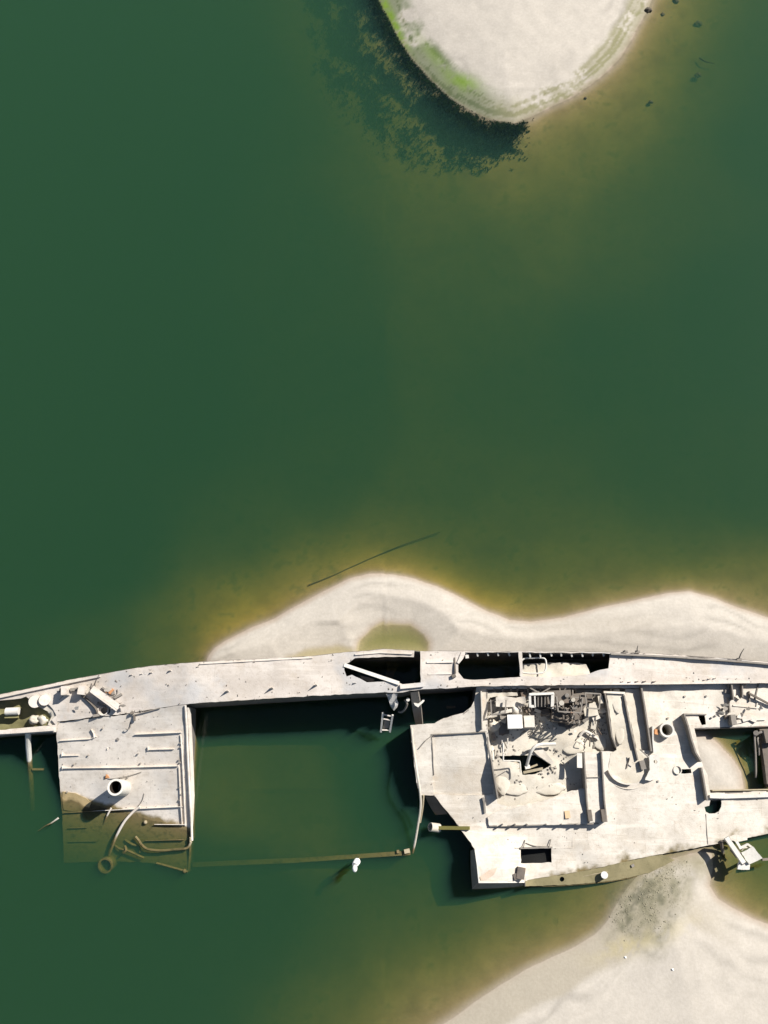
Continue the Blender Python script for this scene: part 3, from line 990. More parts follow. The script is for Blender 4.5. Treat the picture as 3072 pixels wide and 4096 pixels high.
part('hose_ring', MB().tube([P(470 + 0, 2752 + 6, zW(470, 2758) + .03)] + [P(445 + 26 * math.cos(a), 2766 + 20 * math.sin(a), zW(445, 2766) + .06) for a in np.linspace(-.4, 2.6, 10)], .02, 5), M_WALL)
part('cable_stub', MB().tube(curve([P(238, 2800, 1.6), P(250, 2786, 1.75), P(262, 2772, 1.7)], 3), .015, 5), M_WALL)
part('pipe_collar', MB().pipe(P(422, 2842, zW(422, 2842) - .3), (0, 0, 1), .34, .22, .185), M_WALK)
# trough contents: fixed tubs
for x, y, rx in ((140, 2806, .27), (178, 2800, .24)):
    zz = zW(x, y)
    part('mooring_bitt', MB().tube([P(x + 4, y - 10, zz - .5), P(x, y, zz + .0), P(x, y, zz + .10), P(x, y, zz + .14)], rx, 14, rx * .9), M_WALK)
for x, y, r in ((140, 2880, .24), (176, 2880, .25), (215, 2890, .20)):
    part('silt_heap', MB().ball(P(x, y, zW(x, y) - .34), (r, r * .8, .24), rough=.35, seed=x), M_SILT, smooth=2)

# ---- deckhouse block at left
B_OUT = [(224, 2892), (300, 2882), (400, 2870), (521, 2857), (600, 2842), (700, 2824), (744, 2818), (748, 2880), (753, 2960), (757, 3050), (761, 3150), (764, 3250), (764, 3360), (762, 3440), (756, 3488), (700, 3474), (640, 3456), (560, 3448), (435, 3446), (340, 3448), (256, 3452), (252, 3350), (248, 3250), (242, 3180), (236, 3090), (230, 3000)]
block = part('house_roof', MB().plate(B_OUT, [], zB, .06, grid=24, dent=.014, seed=7), M_BLOCK)
block['label'] = 'tilted flat deckhouse roof with raised seams, its lower end under water'
part('house_side', MB().wall([(226, 2894), (232, 3000), (238, 3090), (244, 3180), (250, 3250), (254, 3350), (258, 3450)], lambda x, y: zB(x, y) - .03, -2.4, .03), M_HULL)
part('house_side', MB().wall([(742, 2819), (751, 2960), (759, 3150), (762, 3250), (762, 3360), (754, 3486)], lambda x, y: zB(x, y) - .03, -2.4, .03), M_HULL)
part('house_side', MB().wall([(256, 3450), (435, 3444), (560, 3446), (640, 3454), (754, 3486)], lambda x, y: zB(x, y) - .03, -2.4, .03), M_HULL)


def seam(x0, y0, x1, y1, zf, h=.06, w=.022, mat=None, name='raised_seam', parent=block):
    return part(name, MB().bar(P(x0, y0, zf(x0, y0) - .005), P(x1, y1, zf(x1, y1) - .005), w, h), mat or M_BLOCK, parent)


for s in ((241, 2963, 360, 2956, .07), (360, 2956, 388, 2946, .06), (542, 2938, 728, 2930, .10), (249, 3023, 318, 3022, .07), (249, 3010, 249, 3024, .07), (593, 2999, 698, 2996, .08), (592, 2985, 594, 3000, .08),
          (252, 3073, 500, 3070, .09), (500, 3070, 715, 3064, .09), (252, 3062, 252, 3074, .09), (378, 3244, 560, 3234, .12), (560, 3234, 732, 3226, .09), (258, 3251, 378, 3245, .10), (622, 3297, 741, 3298, .14),
          (275, 3312, 350, 3310, .10), (278, 3366, 390, 3364, .10), (585, 3362, 738, 3358, .14), (366, 2916, 376, 2934, .08), (376, 2934, 378, 2950, .08), (430, 2998, 432, 2990, .05), (716, 3066, 722, 3190, .06), (722, 3190, 730, 3300, .08)):
    seam(s[0], s[1], s[2], s[3], zB, s[4])
# double edge rail at the right of the roof
part('edge_rail', MB().tube(curve([P(x, y, zB(x, y) + h) for x, y, h in ((741, 2822, .03), (746, 2900, .04), (750, 3000, .05), (756, 3120, .07), (762, 3230, .08), (766, 3300, .12), (768, 3362, .16))], 4), .045, 8), M_BLOCK, block)
part('edge_rail', MB().tube(curve([P(x, y, zB(x, y) + h) for x, y, h in ((722, 2940, .04), (727, 3000, .05), (733, 3120, .05), (738, 3230, .05), (741, 3302, .05))], 4), .025, 8), M_BLOCK, block)
part('edge_channel', MB().wall([(750, 2830), (757, 2960), (763, 3100), (767, 3230), (769, 3355)], lambda x, y: zB(x, y) + .02, lambda x, y: zB(x, y) - .5, .04), M_BLOCK, block)
part('edge_rail', MB().tube(curve([P(762, 3350, .10), P(760, 3390, -.1), P(757, 3440, -.3), P(752, 3486, -.45)], 4), .04, 6), M_WOOD, block)
for x, y in ((721, 2972), (722, 2988), (716, 3040), (720, 3050), (718, 3150), (724, 3178), (718, 3200), (552, 3015), (562, 3053), (352, 3022), (295, 3058), (410, 2914), (508, 3157), (511, 3109), (268, 3168)):
    part('bolt_head', MB().tube([P(x, y, zB(x, y) - .02), P(x, y, zB(x, y) + .07)], .035, 8), M_WALL, block)
part('hole_shade_disc', MB().tube([P(471, 2957, zB(471, 2957) + .0), P(471, 2957, zB(471, 2957) + .022)], .06, 14), M_HULL, block)  # solid disc; its dark colour paints the shade of a drain hole
part('shackle', MB().tube([P(508 + 13 * math.cos(a) + 2, 2898 + 20 * math.sin(a), zB(508, 2898) + .05) for a in np.linspace(-2.5, 2.2, 12)], .022, 6), M_WALL, block)
part('rusty_strip', MB().bar(P(530, 2862, zB(530, 2862) + .03), P(642, 2832, zB(642, 2832) + .03), .035, .04), M_WALL, block)
part('rusty_lug', MB().box(P(528, 2852, zB(528, 2852) + .1), (.12, .10, .10), .3), M_RUST, block)
part('rusty_lug', MB().box(P(538, 2872, zB(538, 2872) + .08), (.06, .22, .10), .1), M_RUST, block)
part('rusty_lug', MB().add([P(418, 3118, zB(418, 3118)), P(440, 3112, zB(440, 3112)), P(432, 3100, zB(432, 3100)), P(424, 3096, zB(424, 3096) + .12), P(422, 3112, zB(422, 3112) + .1)], [(0, 1, 4), (1, 2, 3, 4), (0, 4, 3), (0, 3, 2), (0, 2, 1)]), M_ORANGE, block)
part('wire', MB().tube(curve([P(432, 3116, zB(432, 3116) + .03), P(470, 3112, zB(470, 3112) + .06), P(520, 3102, zB(520, 3102) + .06), P(566, 3088, zB(566, 3088) + .03)], 4), .012, 5), M_WALL, block)
part('wire', MB().tube(curve([P(576, 3175, zB(576, 3175) + .03), P(570, 3200, zB(570, 3200) + .05), P(555, 3222, zB(555, 3222) + .05), P(540, 3240, zB(540, 3240) + .03)], 4), .012, 5), M_WALL, block)
b0 = P(494, 3152, zB(494, 3152))
vp = part('vent_pipe', MB().pipe(b0 - Vector((0, 0, .15)), (0.0, 0.02, 1), 1.28, .31, .235, 36), M_WHITE)
part('pipe_bore', MB().pipe(b0 - Vector((0, 0, .14)), (0.0, 0.02, 1), 1.24, .238, .228, 36), steel('shade_black_bore', (.035, .026, .02), (.015, .012, .01), rust_amt=.2, wet=False), vp)  # rust colour taken near black to paint the shade inside the pipe
part('sunken_vent_pipe', MB().pipe(P(452, 3436, -.9), (-.12, -.28, 1), .75, .30, .235, 30), M_WOOD)
part('silt_patch', MB().plate([(250, 3165), (300, 3172), (340, 3190), (365, 3210), (355, 3235), (300, 3246), (256, 3240), (248, 3205)], [], lambda x, y: zB(x, y) + .03, .04, grid=12, dent=.02, seed=9), steel('ochre_silt', (.47, .36, .19), (.30, .22, .11), rust_amt=.1, wet_z=.0), block)
part('knob', MB().ball(P(582, 3289, zB(582, 3289) + .06), .085, seed=3), M_WOOD, block)

# ---- main deck at right
O_IN = [(3700, 2880), (3240, 2898), (3055, 2904), (2900, 2908), (2778, 2912), (2790, 2980), (2800, 3030), (2812, 3062), (2830, 3100), (2836, 3150), (2842, 3172), (3072, 3164), (3240, 3160), (3700, 3150)]
D_OUT = [(1642, 2900), (1690, 2897), (1737, 2893), (1774, 2873), (1817, 2861), (1853, 2853), (1884, 2828), (1896, 2806), (1903, 2775), (1906, 2744), (2100, 2741), (2500, 2739), (3072, 2734), (3240, 2733), (3700, 2777)] + O_IN + \
        [(3700, 3200), (3240, 3288), (3072, 3334), (2960, 3358), (2850, 3378), (2750, 3398), (2600, 3424), (2504, 3446), (2380, 3474), (2263, 3496), (2180, 3508), (2112, 3519), (2098, 3526), (1913, 3527), (1908, 3460), (1899, 3397), (1875, 3360), (1842, 3316), (1815, 3278), (1792, 3250), (1762, 3215), (1738, 3182), (1682, 3180), (1668, 3140), (1656, 3050), (1648, 2980)]
F_HOLE = [(1950, 2757), (2100, 2755), (2300, 2753), (2500, 2752), (2566, 2752), (2578, 2830), (2592, 2920), (2606, 3000), (2560, 3004), (2470, 3008), (2405, 3004), (2402, 3010), (2338, 3012), (2346, 3100), (2352, 3150), (2324, 3152), (2273, 3167), (2190, 3197), (2100, 3218), (2030, 3225), (1990, 3215), (1984, 3180), (1970, 3080), (1956, 2970), (1950, 2900)]
HATCH1 = [(2082, 3396), (2206, 3393), (2206, 3450), (2084, 3454)]
H7 = [(2792, 2860), (2818, 2858), (2824, 2898), (2806, 2900)]
H8 = [(2842, 3198), (2884, 3197), (2886, 3226), (2876, 3246), (2860, 3254), (2836, 3256), (2822, 3246), (2818, 3228), (2836, 3222)]
H9 = [(2722, 3077), (2764, 3075), (2765, 3092), (2724, 3094)]
L_HOLE = [(1728, 2936), (1800, 2934), (1900, 2928), (1942, 2930), (1950, 3000), (1962, 3100), (1974, 3178), (1900, 3180), (1800, 3180), (1735, 3176), (1733, 3100), (1728, 3000)]
VENT = [(2661 + 22 * math.cos(a * .5236), 2921 + 22 * math.sin(a * .5236)) for a in range(12)]
deck = part('main_deck', MB().plate(D_OUT, [F_HOLE, HATCH1, H7, H8, H9, L_HOLE, VENT], zD, .06, grid=22, dent=.03, seed=11), M_DECK)
deck['label'] = 'broad sloping main deck bleached almost white, with a black square hatch'
part('engine_room_floor', MB().plate([(1925, 2745), (2300, 2740), (2600, 2740), (2640, 3020), (2600, 3060), (2380, 3060), (2370, 3175), (2273, 3190), (2190, 3215), (2100, 3236), (2020, 3245), (1970, 3230), (1950, 3000)],
     [[(1992, 3024), (2060, 3022), (2142, 3020), (2205, 3060), (2142, 3095), (2090, 3100), (2083, 3054), (2015, 3042)], [(2215, 2850), (2300, 2845), (2310, 2880), (2290, 2900), (2230, 2890)]], lambda x, y: zF(x, y) + .10 * mnoise.noise(Vector((x * .012, y * .012, 8))) + .03 * mnoise.noise(Vector((x * .05, y * .05, 3))), .06, grid=20, dent=.03, seed=13), M_SILT, smooth=1.0)['label'] = 'sunken compartment floor filled with grey beige silt'
part('side_deck', MB().plate([(1718, 2925), (1800, 2922), (1950, 2920), (1965, 3000), (1975, 3100), (1985, 3190), (1900, 3192), (1730, 3188), (1722, 3050)], [], lambda x, y: zD(x, y) - .07, .05, grid=22, dent=.02, seed=14), M_DECK)
# hull sides of the right half
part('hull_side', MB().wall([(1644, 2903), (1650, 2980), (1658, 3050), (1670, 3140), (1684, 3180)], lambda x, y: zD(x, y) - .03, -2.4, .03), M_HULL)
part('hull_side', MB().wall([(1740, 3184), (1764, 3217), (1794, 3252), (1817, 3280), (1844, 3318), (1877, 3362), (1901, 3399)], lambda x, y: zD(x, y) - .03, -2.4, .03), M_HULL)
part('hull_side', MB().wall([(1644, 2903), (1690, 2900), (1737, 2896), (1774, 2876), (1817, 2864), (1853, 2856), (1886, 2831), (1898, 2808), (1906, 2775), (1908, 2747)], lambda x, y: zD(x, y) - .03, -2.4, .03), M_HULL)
# the flared corner: hull wall leaning outward
cv = []
zc = [zD(1899, 3397), zD(1908, 3460), zD(1913, 3527), zD(2098, 3526)]
tops = [P(1899, 3397, zc[0]), P(1908, 3460, zc[1]), P(1913, 3527, zc[2]), P(2098, 3526, zc[3])]
mids = [P(1882, 3402, zc[0] - .45), P(1884, 3470, zc[1] - .45), P(1890, 3552, zc[2] - .45), P(2098, 3548, zc[3] - .45)]
lows = [P(1880, 3410, -.9), P(1880, 3480, -.9), P(1886, 3566, -.9), P(2098, 3560, -.9)]
mb = MB()
mb.add([p + Vector((0, 0, -.03)) for p in tops] + mids + lows, [(0, 1, 5, 4), (1, 2, 6, 5), (2, 3, 7, 6), (4, 5, 9, 8), (5, 6, 10, 9), (6, 7, 11, 10)])
part('flared_hull_side', mb, M_WALL)
part('deck_rim', MB().wall([(1901, 3398), (1910, 3462), (1916, 3530), (2000, 3529), (2098, 3528)], lambda x, y: zD(x, y) + .10, lambda x, y: zD(x, y) - .05, .05), M_WHITE, deck)
part('end_bulkhead', MB().wall([(2096, 3470), (2100, 3526), (2101, 3546)], lambda x, y: max(zD(2090, y), .3) - .04, -.6, .03), M_HULL)
# weed-stained strake along the waterline
strake = part('side_strake', MB().plate([(2102, 3521), (2180, 3509), (2263, 3497), (2380, 3475), (2504, 3447), (2600, 3425), (2650, 3418), (2700, 3440), (2600, 3490), (2520, 3510), (2444, 3523), (2350, 3533), (2263, 3540), (2180, 3543), (2102, 3545)], [[(2248 + 9 * math.cos(a * .785), 3516 + 10 * math.sin(a * .785)) for a in range(8)]], lambda x, y: max(zD(x, y), -.05) + .015, .05, grid=16, dent=.02, seed=16), steel('weed_stained_steel', (.25, .215, .12), (.11, .10, .05), rust_amt=.1, wet=False))
strake['label'] = 'olive weed stained strip of hull along the waterline'
part('strake_side', MB().wall([(2102, 3547), (2180, 3545), (2263, 3542), (2350, 3535), (2444, 3525), (2520, 3512), (2600, 3492)], lambda x, y: .0, -1.2, .03), M_HULL)
part('mooring_post', MB().tube([P(2418, 3500, -.05), P(2418, 3500, .22), P(2418, 3500, .30)], .12, 14, .135), M_PAINT)
part('strake_rail', MB().tube([P(2300, 3512, .06), P(2400, 3492, .07), P(2530, 3466, .08)], .02, 5), M_WOOD, strake)
part('strake_lug', MB().box(P(2530, 3462, .10), (.12, .1, .12), .5), M_WALL, strake)

# walls and coamings
def coam(pts, up, down, th, mat=M_WALL, zf=zD, name='coaming_wall', parent=wreck):
    return part(name, MB().wall(pts, lambda x, y: zf(x, y) + up, lambda x, y: zf(x, y) - down, th), mat, parent)


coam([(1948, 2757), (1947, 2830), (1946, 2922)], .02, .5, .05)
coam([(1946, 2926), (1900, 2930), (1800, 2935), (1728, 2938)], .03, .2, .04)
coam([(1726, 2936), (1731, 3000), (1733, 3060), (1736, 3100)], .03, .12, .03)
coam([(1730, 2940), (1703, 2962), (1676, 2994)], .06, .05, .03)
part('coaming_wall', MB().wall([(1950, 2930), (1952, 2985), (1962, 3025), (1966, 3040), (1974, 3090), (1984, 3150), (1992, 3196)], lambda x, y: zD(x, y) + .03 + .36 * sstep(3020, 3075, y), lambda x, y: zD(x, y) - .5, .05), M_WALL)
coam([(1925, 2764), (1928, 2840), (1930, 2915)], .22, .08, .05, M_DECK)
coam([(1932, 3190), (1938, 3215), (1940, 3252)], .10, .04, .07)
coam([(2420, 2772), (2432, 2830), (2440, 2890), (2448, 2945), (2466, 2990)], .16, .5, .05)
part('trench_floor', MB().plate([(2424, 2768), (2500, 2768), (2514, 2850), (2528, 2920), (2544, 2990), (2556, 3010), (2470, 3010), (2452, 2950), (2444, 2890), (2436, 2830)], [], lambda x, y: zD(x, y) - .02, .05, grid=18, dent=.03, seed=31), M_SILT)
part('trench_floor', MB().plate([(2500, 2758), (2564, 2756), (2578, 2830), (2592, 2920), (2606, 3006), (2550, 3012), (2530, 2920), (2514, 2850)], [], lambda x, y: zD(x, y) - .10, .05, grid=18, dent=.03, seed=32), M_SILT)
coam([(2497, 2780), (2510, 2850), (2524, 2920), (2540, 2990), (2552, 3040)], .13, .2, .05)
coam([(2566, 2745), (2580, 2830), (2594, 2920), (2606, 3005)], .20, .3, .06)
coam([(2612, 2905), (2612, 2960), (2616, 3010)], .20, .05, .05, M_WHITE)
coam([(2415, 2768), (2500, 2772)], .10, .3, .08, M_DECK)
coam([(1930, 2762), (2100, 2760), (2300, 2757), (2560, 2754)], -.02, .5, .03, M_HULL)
# the two-walled trunk beside the sunken compartment
trunk = part('trunk_top', MB().plate([(2338, 3010), (2404, 3008), (2410, 3100), (2416, 3200), (2424, 3284), (2356, 3292), (2350, 3200), (2344, 3100)], [], lambda x, y: zD(x, y) + .28, .05, grid=18, dent=.015, seed=21), M_DECK)
coam([(2336, 3008), (2342, 3100), (2348, 3200), (2356, 3292)], .36, .55, .05, parent=trunk)
coam([(2406, 3006), (2412, 3100), (2418, 3200), (2428, 3288)], .44, .02, .05, parent=trunk)
coam([(2345, 3110), (2410, 3108)], .34, .0, .02, parent=trunk, name='trunk_seam')
part('trunk_lug', MB().box(P(2318, 3042, zD(2318, 3042) + .34), (.20, .55, .06), -.05), M_WHITE, trunk)
part('trunk_lug', MB().box(P(2358, 3262, zD(2358, 3262) + .40), (.16, .42, .2), .08), M_RUST, trunk)
part('trunk_lug', MB().box(P(2412, 3262, zD(2412, 3262) + .42), (.14, .46, .2), .08), M_RUST, trunk)
# raised casing plate with the shadowed lower ledge
part('casing_plate', MB().plate([(1950, 3268), (1990, 3245), (2100, 3222), (2190, 3200), (2273, 3170), (2324, 3156), (2346, 3154), (2352, 3290), (2398, 3290), (2392, 3297), (2240, 3299), (2100, 3304), (1958, 3306)], [], lambda x, y: zD(x, y) + .10 + .14 * sstep(2000, 2330, x) * sstep(3170, 3290, y), .05, grid=20, dent=.02, seed=23), M_DECK)
part('ledge_face', MB().wall([(1958, 3304), (2100, 3302), (2240, 3297), (2395, 3295)], lambda x, y: zD(x, y) + .11 + .14 * sstep(2000, 2330, x), lambda x, y: zD(x, y) - .02, .04), M_WALL)
for x in (2010, 2060, 2108, 2184, 2246, 2305):
    part('ledge_bolt', MB().tube([P(x, 3297, zD(x, 3297) + .1), P(x, 3297, zD(x, 3297) + .36)], .03, 6), M_WALL)
part('rust_stain_plate', MB().box(P(2270, 3258, zD(2270, 3258) + .26), (.20, .28, .012), .1), steel('ochre_rust', (.62, .42, .24), (.50, .42, .33), rust_amt=.3))
part('rust_stain_plate', MB().plate([(1922, 3505), (1960, 3478), (1990, 3470), (1975, 3500), (1945, 3520), (1924, 3522)], [], lambda x, y: zD(x, y) + .028, .01, grid=10), steel('pale_rust', (.58, .44, .33), (.56, .52, .46), rust_amt=.3))
# the curved gun-ring curb
cx, cy = 2517, 3062
part('ring_curb', MB().wall([(cx + 84 * math.cos(a), cy + 74 * math.sin(a)) for a in np.linspace(2.9, 1.45, 14)], lambda x, y: zD(x, y) + .16, lambda x, y: zD(x, y) - .03, .06), M_DECK)
part('ring_curb', MB().wall([(cx + 100 * math.cos(a), cy + 94 * math.sin(a)) for a in np.linspace(2.2, .6, 14)], lambda x, y: zD(x, y) + .03, lambda x, y: zD(x, y) - .03, .03), M_DECK)
part('ring_floor', MB().plate([(cx + 82 * math.cos(a), cy + 72 * math.sin(a)) for a in np.linspace(-.2, 3.4, 14)] + [(2444, 3012), (2466, 3000), (2552, 3002)], [], lambda x, y: zD(x, y) + .012, .02, grid=18, dent=.015), M_SILT)
part('ring_plate', MB().plate([(2598, 3022), (2636, 3014), (2640, 3060), (2632, 3110), (2600, 3124), (2580, 3120), (2598, 3080)], [[(2622 + 8 * math.cos(a), 3047 + 8 * math.sin(a)) for a in np.linspace(0, 5.5, 8)]], lambda x, y: zD(x, y) + .22, .08, grid=14), M_WHITE)
part('ring_post', MB().box(P(2570, 3060, zD(2570, 3060) + .12), (.20, .34, .12), .2), M_WALL)
part('ring_rod', MB().tube([P(2518, 3030, zD(2518, 3030) + .06), P(2506, 3074, zD(2506, 3074) + .05)], .025, 6), M_WALL)
part('ring_hook', MB().tube(curve([P(2560, 2998, 1.2), P(2580, 3016, 1.3), P(2592, 3028, 1.25)], 4), .025, 6), M_WALL)
part('hatch_shade_plate', MB().plate([(2060, 3370), (2230, 3366), (2232, 3474), (2062, 3478)], [], lambda x, y: .05, .04, grid=30), steel('shade_black_plate', (.007, .007, .006), (.004, .004, .004), rust_amt=.0, wet=False, rough=.5))  # added plate whose near-black colour stands in for the hatch's inner shade
# hatch fittings
part('hatch_lid_edge', MB().bar(P(2080, 3392, zD(2080, 3392) + .0), P(2208, 3389, zD(2208, 3389)), .06, .05), M_WALL, deck)
part('hatch_rod', MB().tube([P(2100, 3360, zD(2100, 3360) + .04), P(2094, 3390, zD(2094, 3390) + .1)], .018, 5), M_WALL, deck)
part('hatch_rod', MB().tube([P(2204, 3356, zD(2204, 3356) + .06), P(2196, 3388, zD(2196, 3388) + .1)], .018, 5), M_WALL, deck)
part('hatch_rod', MB().tube(curve([P(2104, 3372, zD(2104, 3372) + .03), P(2140, 3384, zD(2140, 3384) + .05), P(2196, 3386, zD(2196, 3386) + .05)], 3), .014, 5), M_WALL, deck)
for p in ((2060, 3391, 2082, 3390), (2210, 3390, 2290, 3390), (2290, 3340, 2290, 3390)):
    seam(*p, zD, .015, .03, M_DECK, 'deck_seam', deck)
part('corner_fitting', MB().box(P(2082, 3492, zD(2082, 3492) + .13), (.30, .42, .26), -.2), M_RUST)
part('corner_fitting', MB().box(P(2062, 3506, zD(2062, 3506) + .06), (.16, .22, .12), .3), M_RUST)
part('corner_rod', MB().tube([P(2122, 3462, .35), P(2108, 3512, .30)], .02, 5), M_WALL)
# wall by the open well at right, with its shadow side
coam([(2738, 2858), (2752, 2900), (2768, 2960), (2784, 3010), (2806, 3046)], .42, 1.2, .06)
coam([(2736, 2856), (2792, 2857), (2826, 2858)], .10, .5, .05)
coam([(2806, 3070), (2814, 3110), (2822, 3160), (2830, 3200)], .30, 1.2, .06)
coam([(2778, 2914), (2900, 2911), (3055, 2906), (3240, 2901), (3700, 2883)], .0, 1.6, .04, M_HULL)
coam([(2834, 3198), (2838, 3174), (3072, 3166), (3240, 3162), (3700, 3152)], -.01, 1.2, .04, M_HULL)
coam([(2840, 3186), (2900, 3188), (3072, 3182), (3240, 3178)], .14, .05, .12, M_WHITE, name='well_beam')
coam([(2850, 3162), (2960, 3160), (3072, 3158), (3240, 3154)], .02, .3, .05, M_WOOD, name='well_beam')
coam([(2824, 3256), (2826, 3300), (2832, 3378)], .012, .01, .02, M_WALL, name='deck_seam', parent=deck)
part('hatch_scoop', MB().pipe(P(2708, 3080, zD(2708, 3080) - .02), (0, 0, 1), .09, .17, .14, 20), M_DECK)
b0 = P(2661, 2921, zD(2661, 2921))
part('vent_collar', MB().pipe(b0 - Vector((0, 0, .75)), (0, 0, 1), 1.02, .29, .215, 32), M_WHITE)
part('collar_stay', MB().bar(P(2616, 2926, zD(2616, 2926) + .05), P(2632, 2930, zD(2632, 2930) + .05), .2, .1), M_ORANGE)
for x, y in ((2740, 2785), (2826, 2784), (2673, 2872), (2634, 3124), (2600, 3104), (2848, 2870), (2864, 2862)):
    part('deck_stud', MB().tube([P(x, y, zD(x, y) - .02), P(x, y, zD(x, y) + .09)], .04, 8), M_DECK, deck)
# frames at the far right
for p in ((2914, 2722, 2924, 2800, .30), (2961, 2722, 2963, 2790, .22), (2902, 2718, 2912, 2750, .16), (2994, 2765, 2996, 2806, .1), (3036, 2720, 3018, 2800, .05), (2911, 2790, 2916, 2850, .12)):
    seam(*p[:4], zD, p[4], .05, M_WALL, 'upright_frame', wreck)
part('fallen_bar', MB().bar(P(2990, 2772, zD(2990, 2772) + .14), P(3085, 2822, zD(3085, 2822) + .05), .07, .10), M_RUST)
part('scrap_block', MB().box(P(2928, 2880, zD(2928, 2880) + .2), (.20, .40, .4), .05), M_WALL)
part('scrap_block', MB().box(P(2903, 2868, zD(2903, 2868) + .08), (.1, .16, .18), .1), M_RUST)
for p in ((2930, 2822, 3028, 2832), (3028, 2810, 3024, 2834), (3000, 2880, 3060, 2878)):
    seam(*p, zD, .06, .05, M_DECK, 'deck_seam', deck)
for x, y, s, r in ((2985, 2872, (.4, .22, .14), .3), (3010, 2876, (.3, .2, .1), -.4), (2960, 2885, (.34, .14, .08), .2), (3020, 2726, (.12, .12, .14), .3), (2985, 2735, (.1, .1, .16), .1)):
    boxpart('loose_scrap', x, y, zD, s, r, M_DECK)
# dark machinery standing in the well at the right edge
mach = part('well_machine', MB().box(P(3078, 3030, .15), (.6, 2.3, .3), .02).box(P(3074, 2945, .45), (.5, .5, .5), .1).box(P(3080, 3100, .35), (.45, .7, .3), 0), M_RUST)
for y0, y1, x in ((2930, 3110, 3022), (2950, 3020, 3034)):
    part('machine_pipe', MB().tube(curve([P(x + 6, y0 - 4, .4), P(x - 4, y0 + 6, .5), P(x, (y0 + y1) / 2, .4), P(x + 2, y1, .15)], 4), .04, 7), M_WALL, mach)
part('machine_pipe', MB().tube(curve([P(3018, 2944, .5), P(3040, 2930, .6), P(3075, 2926, .6)], 4), .05, 7), M_WALL, mach)
part('machine_flange', MB().tube([P(3024, 2932, .5), P(3024, 2932, .6)], .10, 12), M_WALL, mach)

# ---- torn bulkhead and hanging steel between the two halves
part('torn_bulkhead', MB().add([P(1642, 2770, 2.05), P(1672, 2766, 2.0), P(1684, 2830, 1.0), P(1690, 2898, .1), P(1662, 2898, .05), P(1650, 2840, .9), P(1646, 2770, 1.95), P(1676, 2766, 1.9), P(1687, 2830, .9), P(1693, 2898, .0), P(1665, 2898, -.1), P(1653, 2840, .8)],
     [(0, 1, 2, 5), (5, 2, 3, 4), (6, 11, 8, 7), (11, 10, 9, 8), (0, 6, 7, 1), (1, 7, 8, 2), (2, 8, 9, 3), (3, 9, 10, 4), (4, 10, 11, 5), (5, 11, 6, 0)]), M_WALL)
part('torn_bracket', MB().plate([(1654, 2812), (1672, 2814), (1696, 2796), (1698, 2804), (1682, 2820), (1672, 2828), (1660, 2822)], [], lambda x, y: 1.35, .04, grid=12), M_WHITE)
part('torn_bracket', MB().tube([P(1632, 2798, 1.55), P(1632, 2799, 1.65)], .07, 10), M_WHITE)
part('dangling_pipe', MB().tube(curve([P(1620, 2800, 1.5), P(1628, 2815, 1.35), P(1620, 2836, 1.1), P(1606, 2848, .9), P(1594, 2846, .85)], 4), .045, 7), M_WALL)
part('hanging_plate', MB().plate([(1545, 2776), (1590, 2774), (1588, 2790), (1594, 2812), (1588, 2830), (1576, 2842), (1562, 2822), (1554, 2800)], [], lambda x, y: 1.95 - .008 * (y - 2775) + .06 * math.sin(x * .2 + y * .1), .03, grid=10, dent=.05), M_WALK)
part('sunken_strut', MB().bar(P(1786, 2829, -.12), P(1822, 2829, -.10), .11, .08), M_WHITE)
part('sunken_strut', MB().bar(P(1680, 2853, -.08), P(1698, 2854, -.06), .05, .05), M_WHITE)
part('sunken_plate', MB().plate([(1540, 2640), (1590, 2630), (1604, 2650), (1580, 2690), (1565, 2722), (1540, 2720), (1548, 2680)], [], lambda x, y: -.10, .05, grid=14, dent=.04), M_WOOD)
part('sunken_plate', MB().plate([(1440, 2702), (1500, 2716), (1490, 2728), (1450, 2720)], [], lambda x, y: .25, .05, grid=14, dent=.04), M_SILT)
# bulwark strip running down from the broken deck edge into the river, and the sunk coaming
part('bulwark_strip', MB().tube(curve([P(1646, 2912, zD(1646, 2912) + .02), P(1654, 2990, zD(1654, 2990) + .02), P(1668, 3090, 1.22), P(1680, 3170, 1.0), P(1682, 3230, .72), P(1672, 3300, .42), P(1660, 3370, .12), P(1650, 3412, -.10)], 5), .045, 8), M_SILT)
part('bulwark_strip', MB().tube(curve([P(1694, 3180, .9), P(1690, 3230, .6), P(1680, 3290, .3)], 5), .04, 6), M_WOOD)
part('sunken_coaming', MB().bar(P(772, 3458, -.80), P(1200, 3440, -.50), .18, .10).bar(P(1200, 3440, -.50), P(1642, 3410, -.14), .16, .12), M_WOOD)
part('coaming_lug', MB().box(P(1628, 3404, .0), (.22, .16, .14), .2), M_WOOD)
part('coaming_lug', MB().box(P(1592, 3406, -.05), (.10, .12, .14), .1), M_RUST)
part('coaming_side', MB().wall([(772, 3462), (1200, 3442), (1640, 3416)], lambda x, y: lerp_tab([(772, -.80), (1200, -.48), (1640, -.10)], x), -2.0, .03), M_HULL)
# pipe stub at the torn corner
part('corner_pipe', MB().pipe(P(1756, 3312, .10), (-.75, .1, .45), .42, .17, .13, 24), M_SILT)
part('corner_spar', MB().bar(P(1752, 3311, .2), P(1880, 3312, .62), .13, .10), steel('yellow_weed_spar', (.22, .20, .06), (.12, .11, .04), rust_amt=.0))
part('torn_edge', MB().add([P(1700, 3186, .8), P(1736, 3184, .9), P(1760, 3218, .5), P(1722, 3230, .2), P(1742, 3260, .0), P(1790, 3256, .4)], [(0, 1, 2, 3), (3, 2, 5, 4)]), M_RUST)

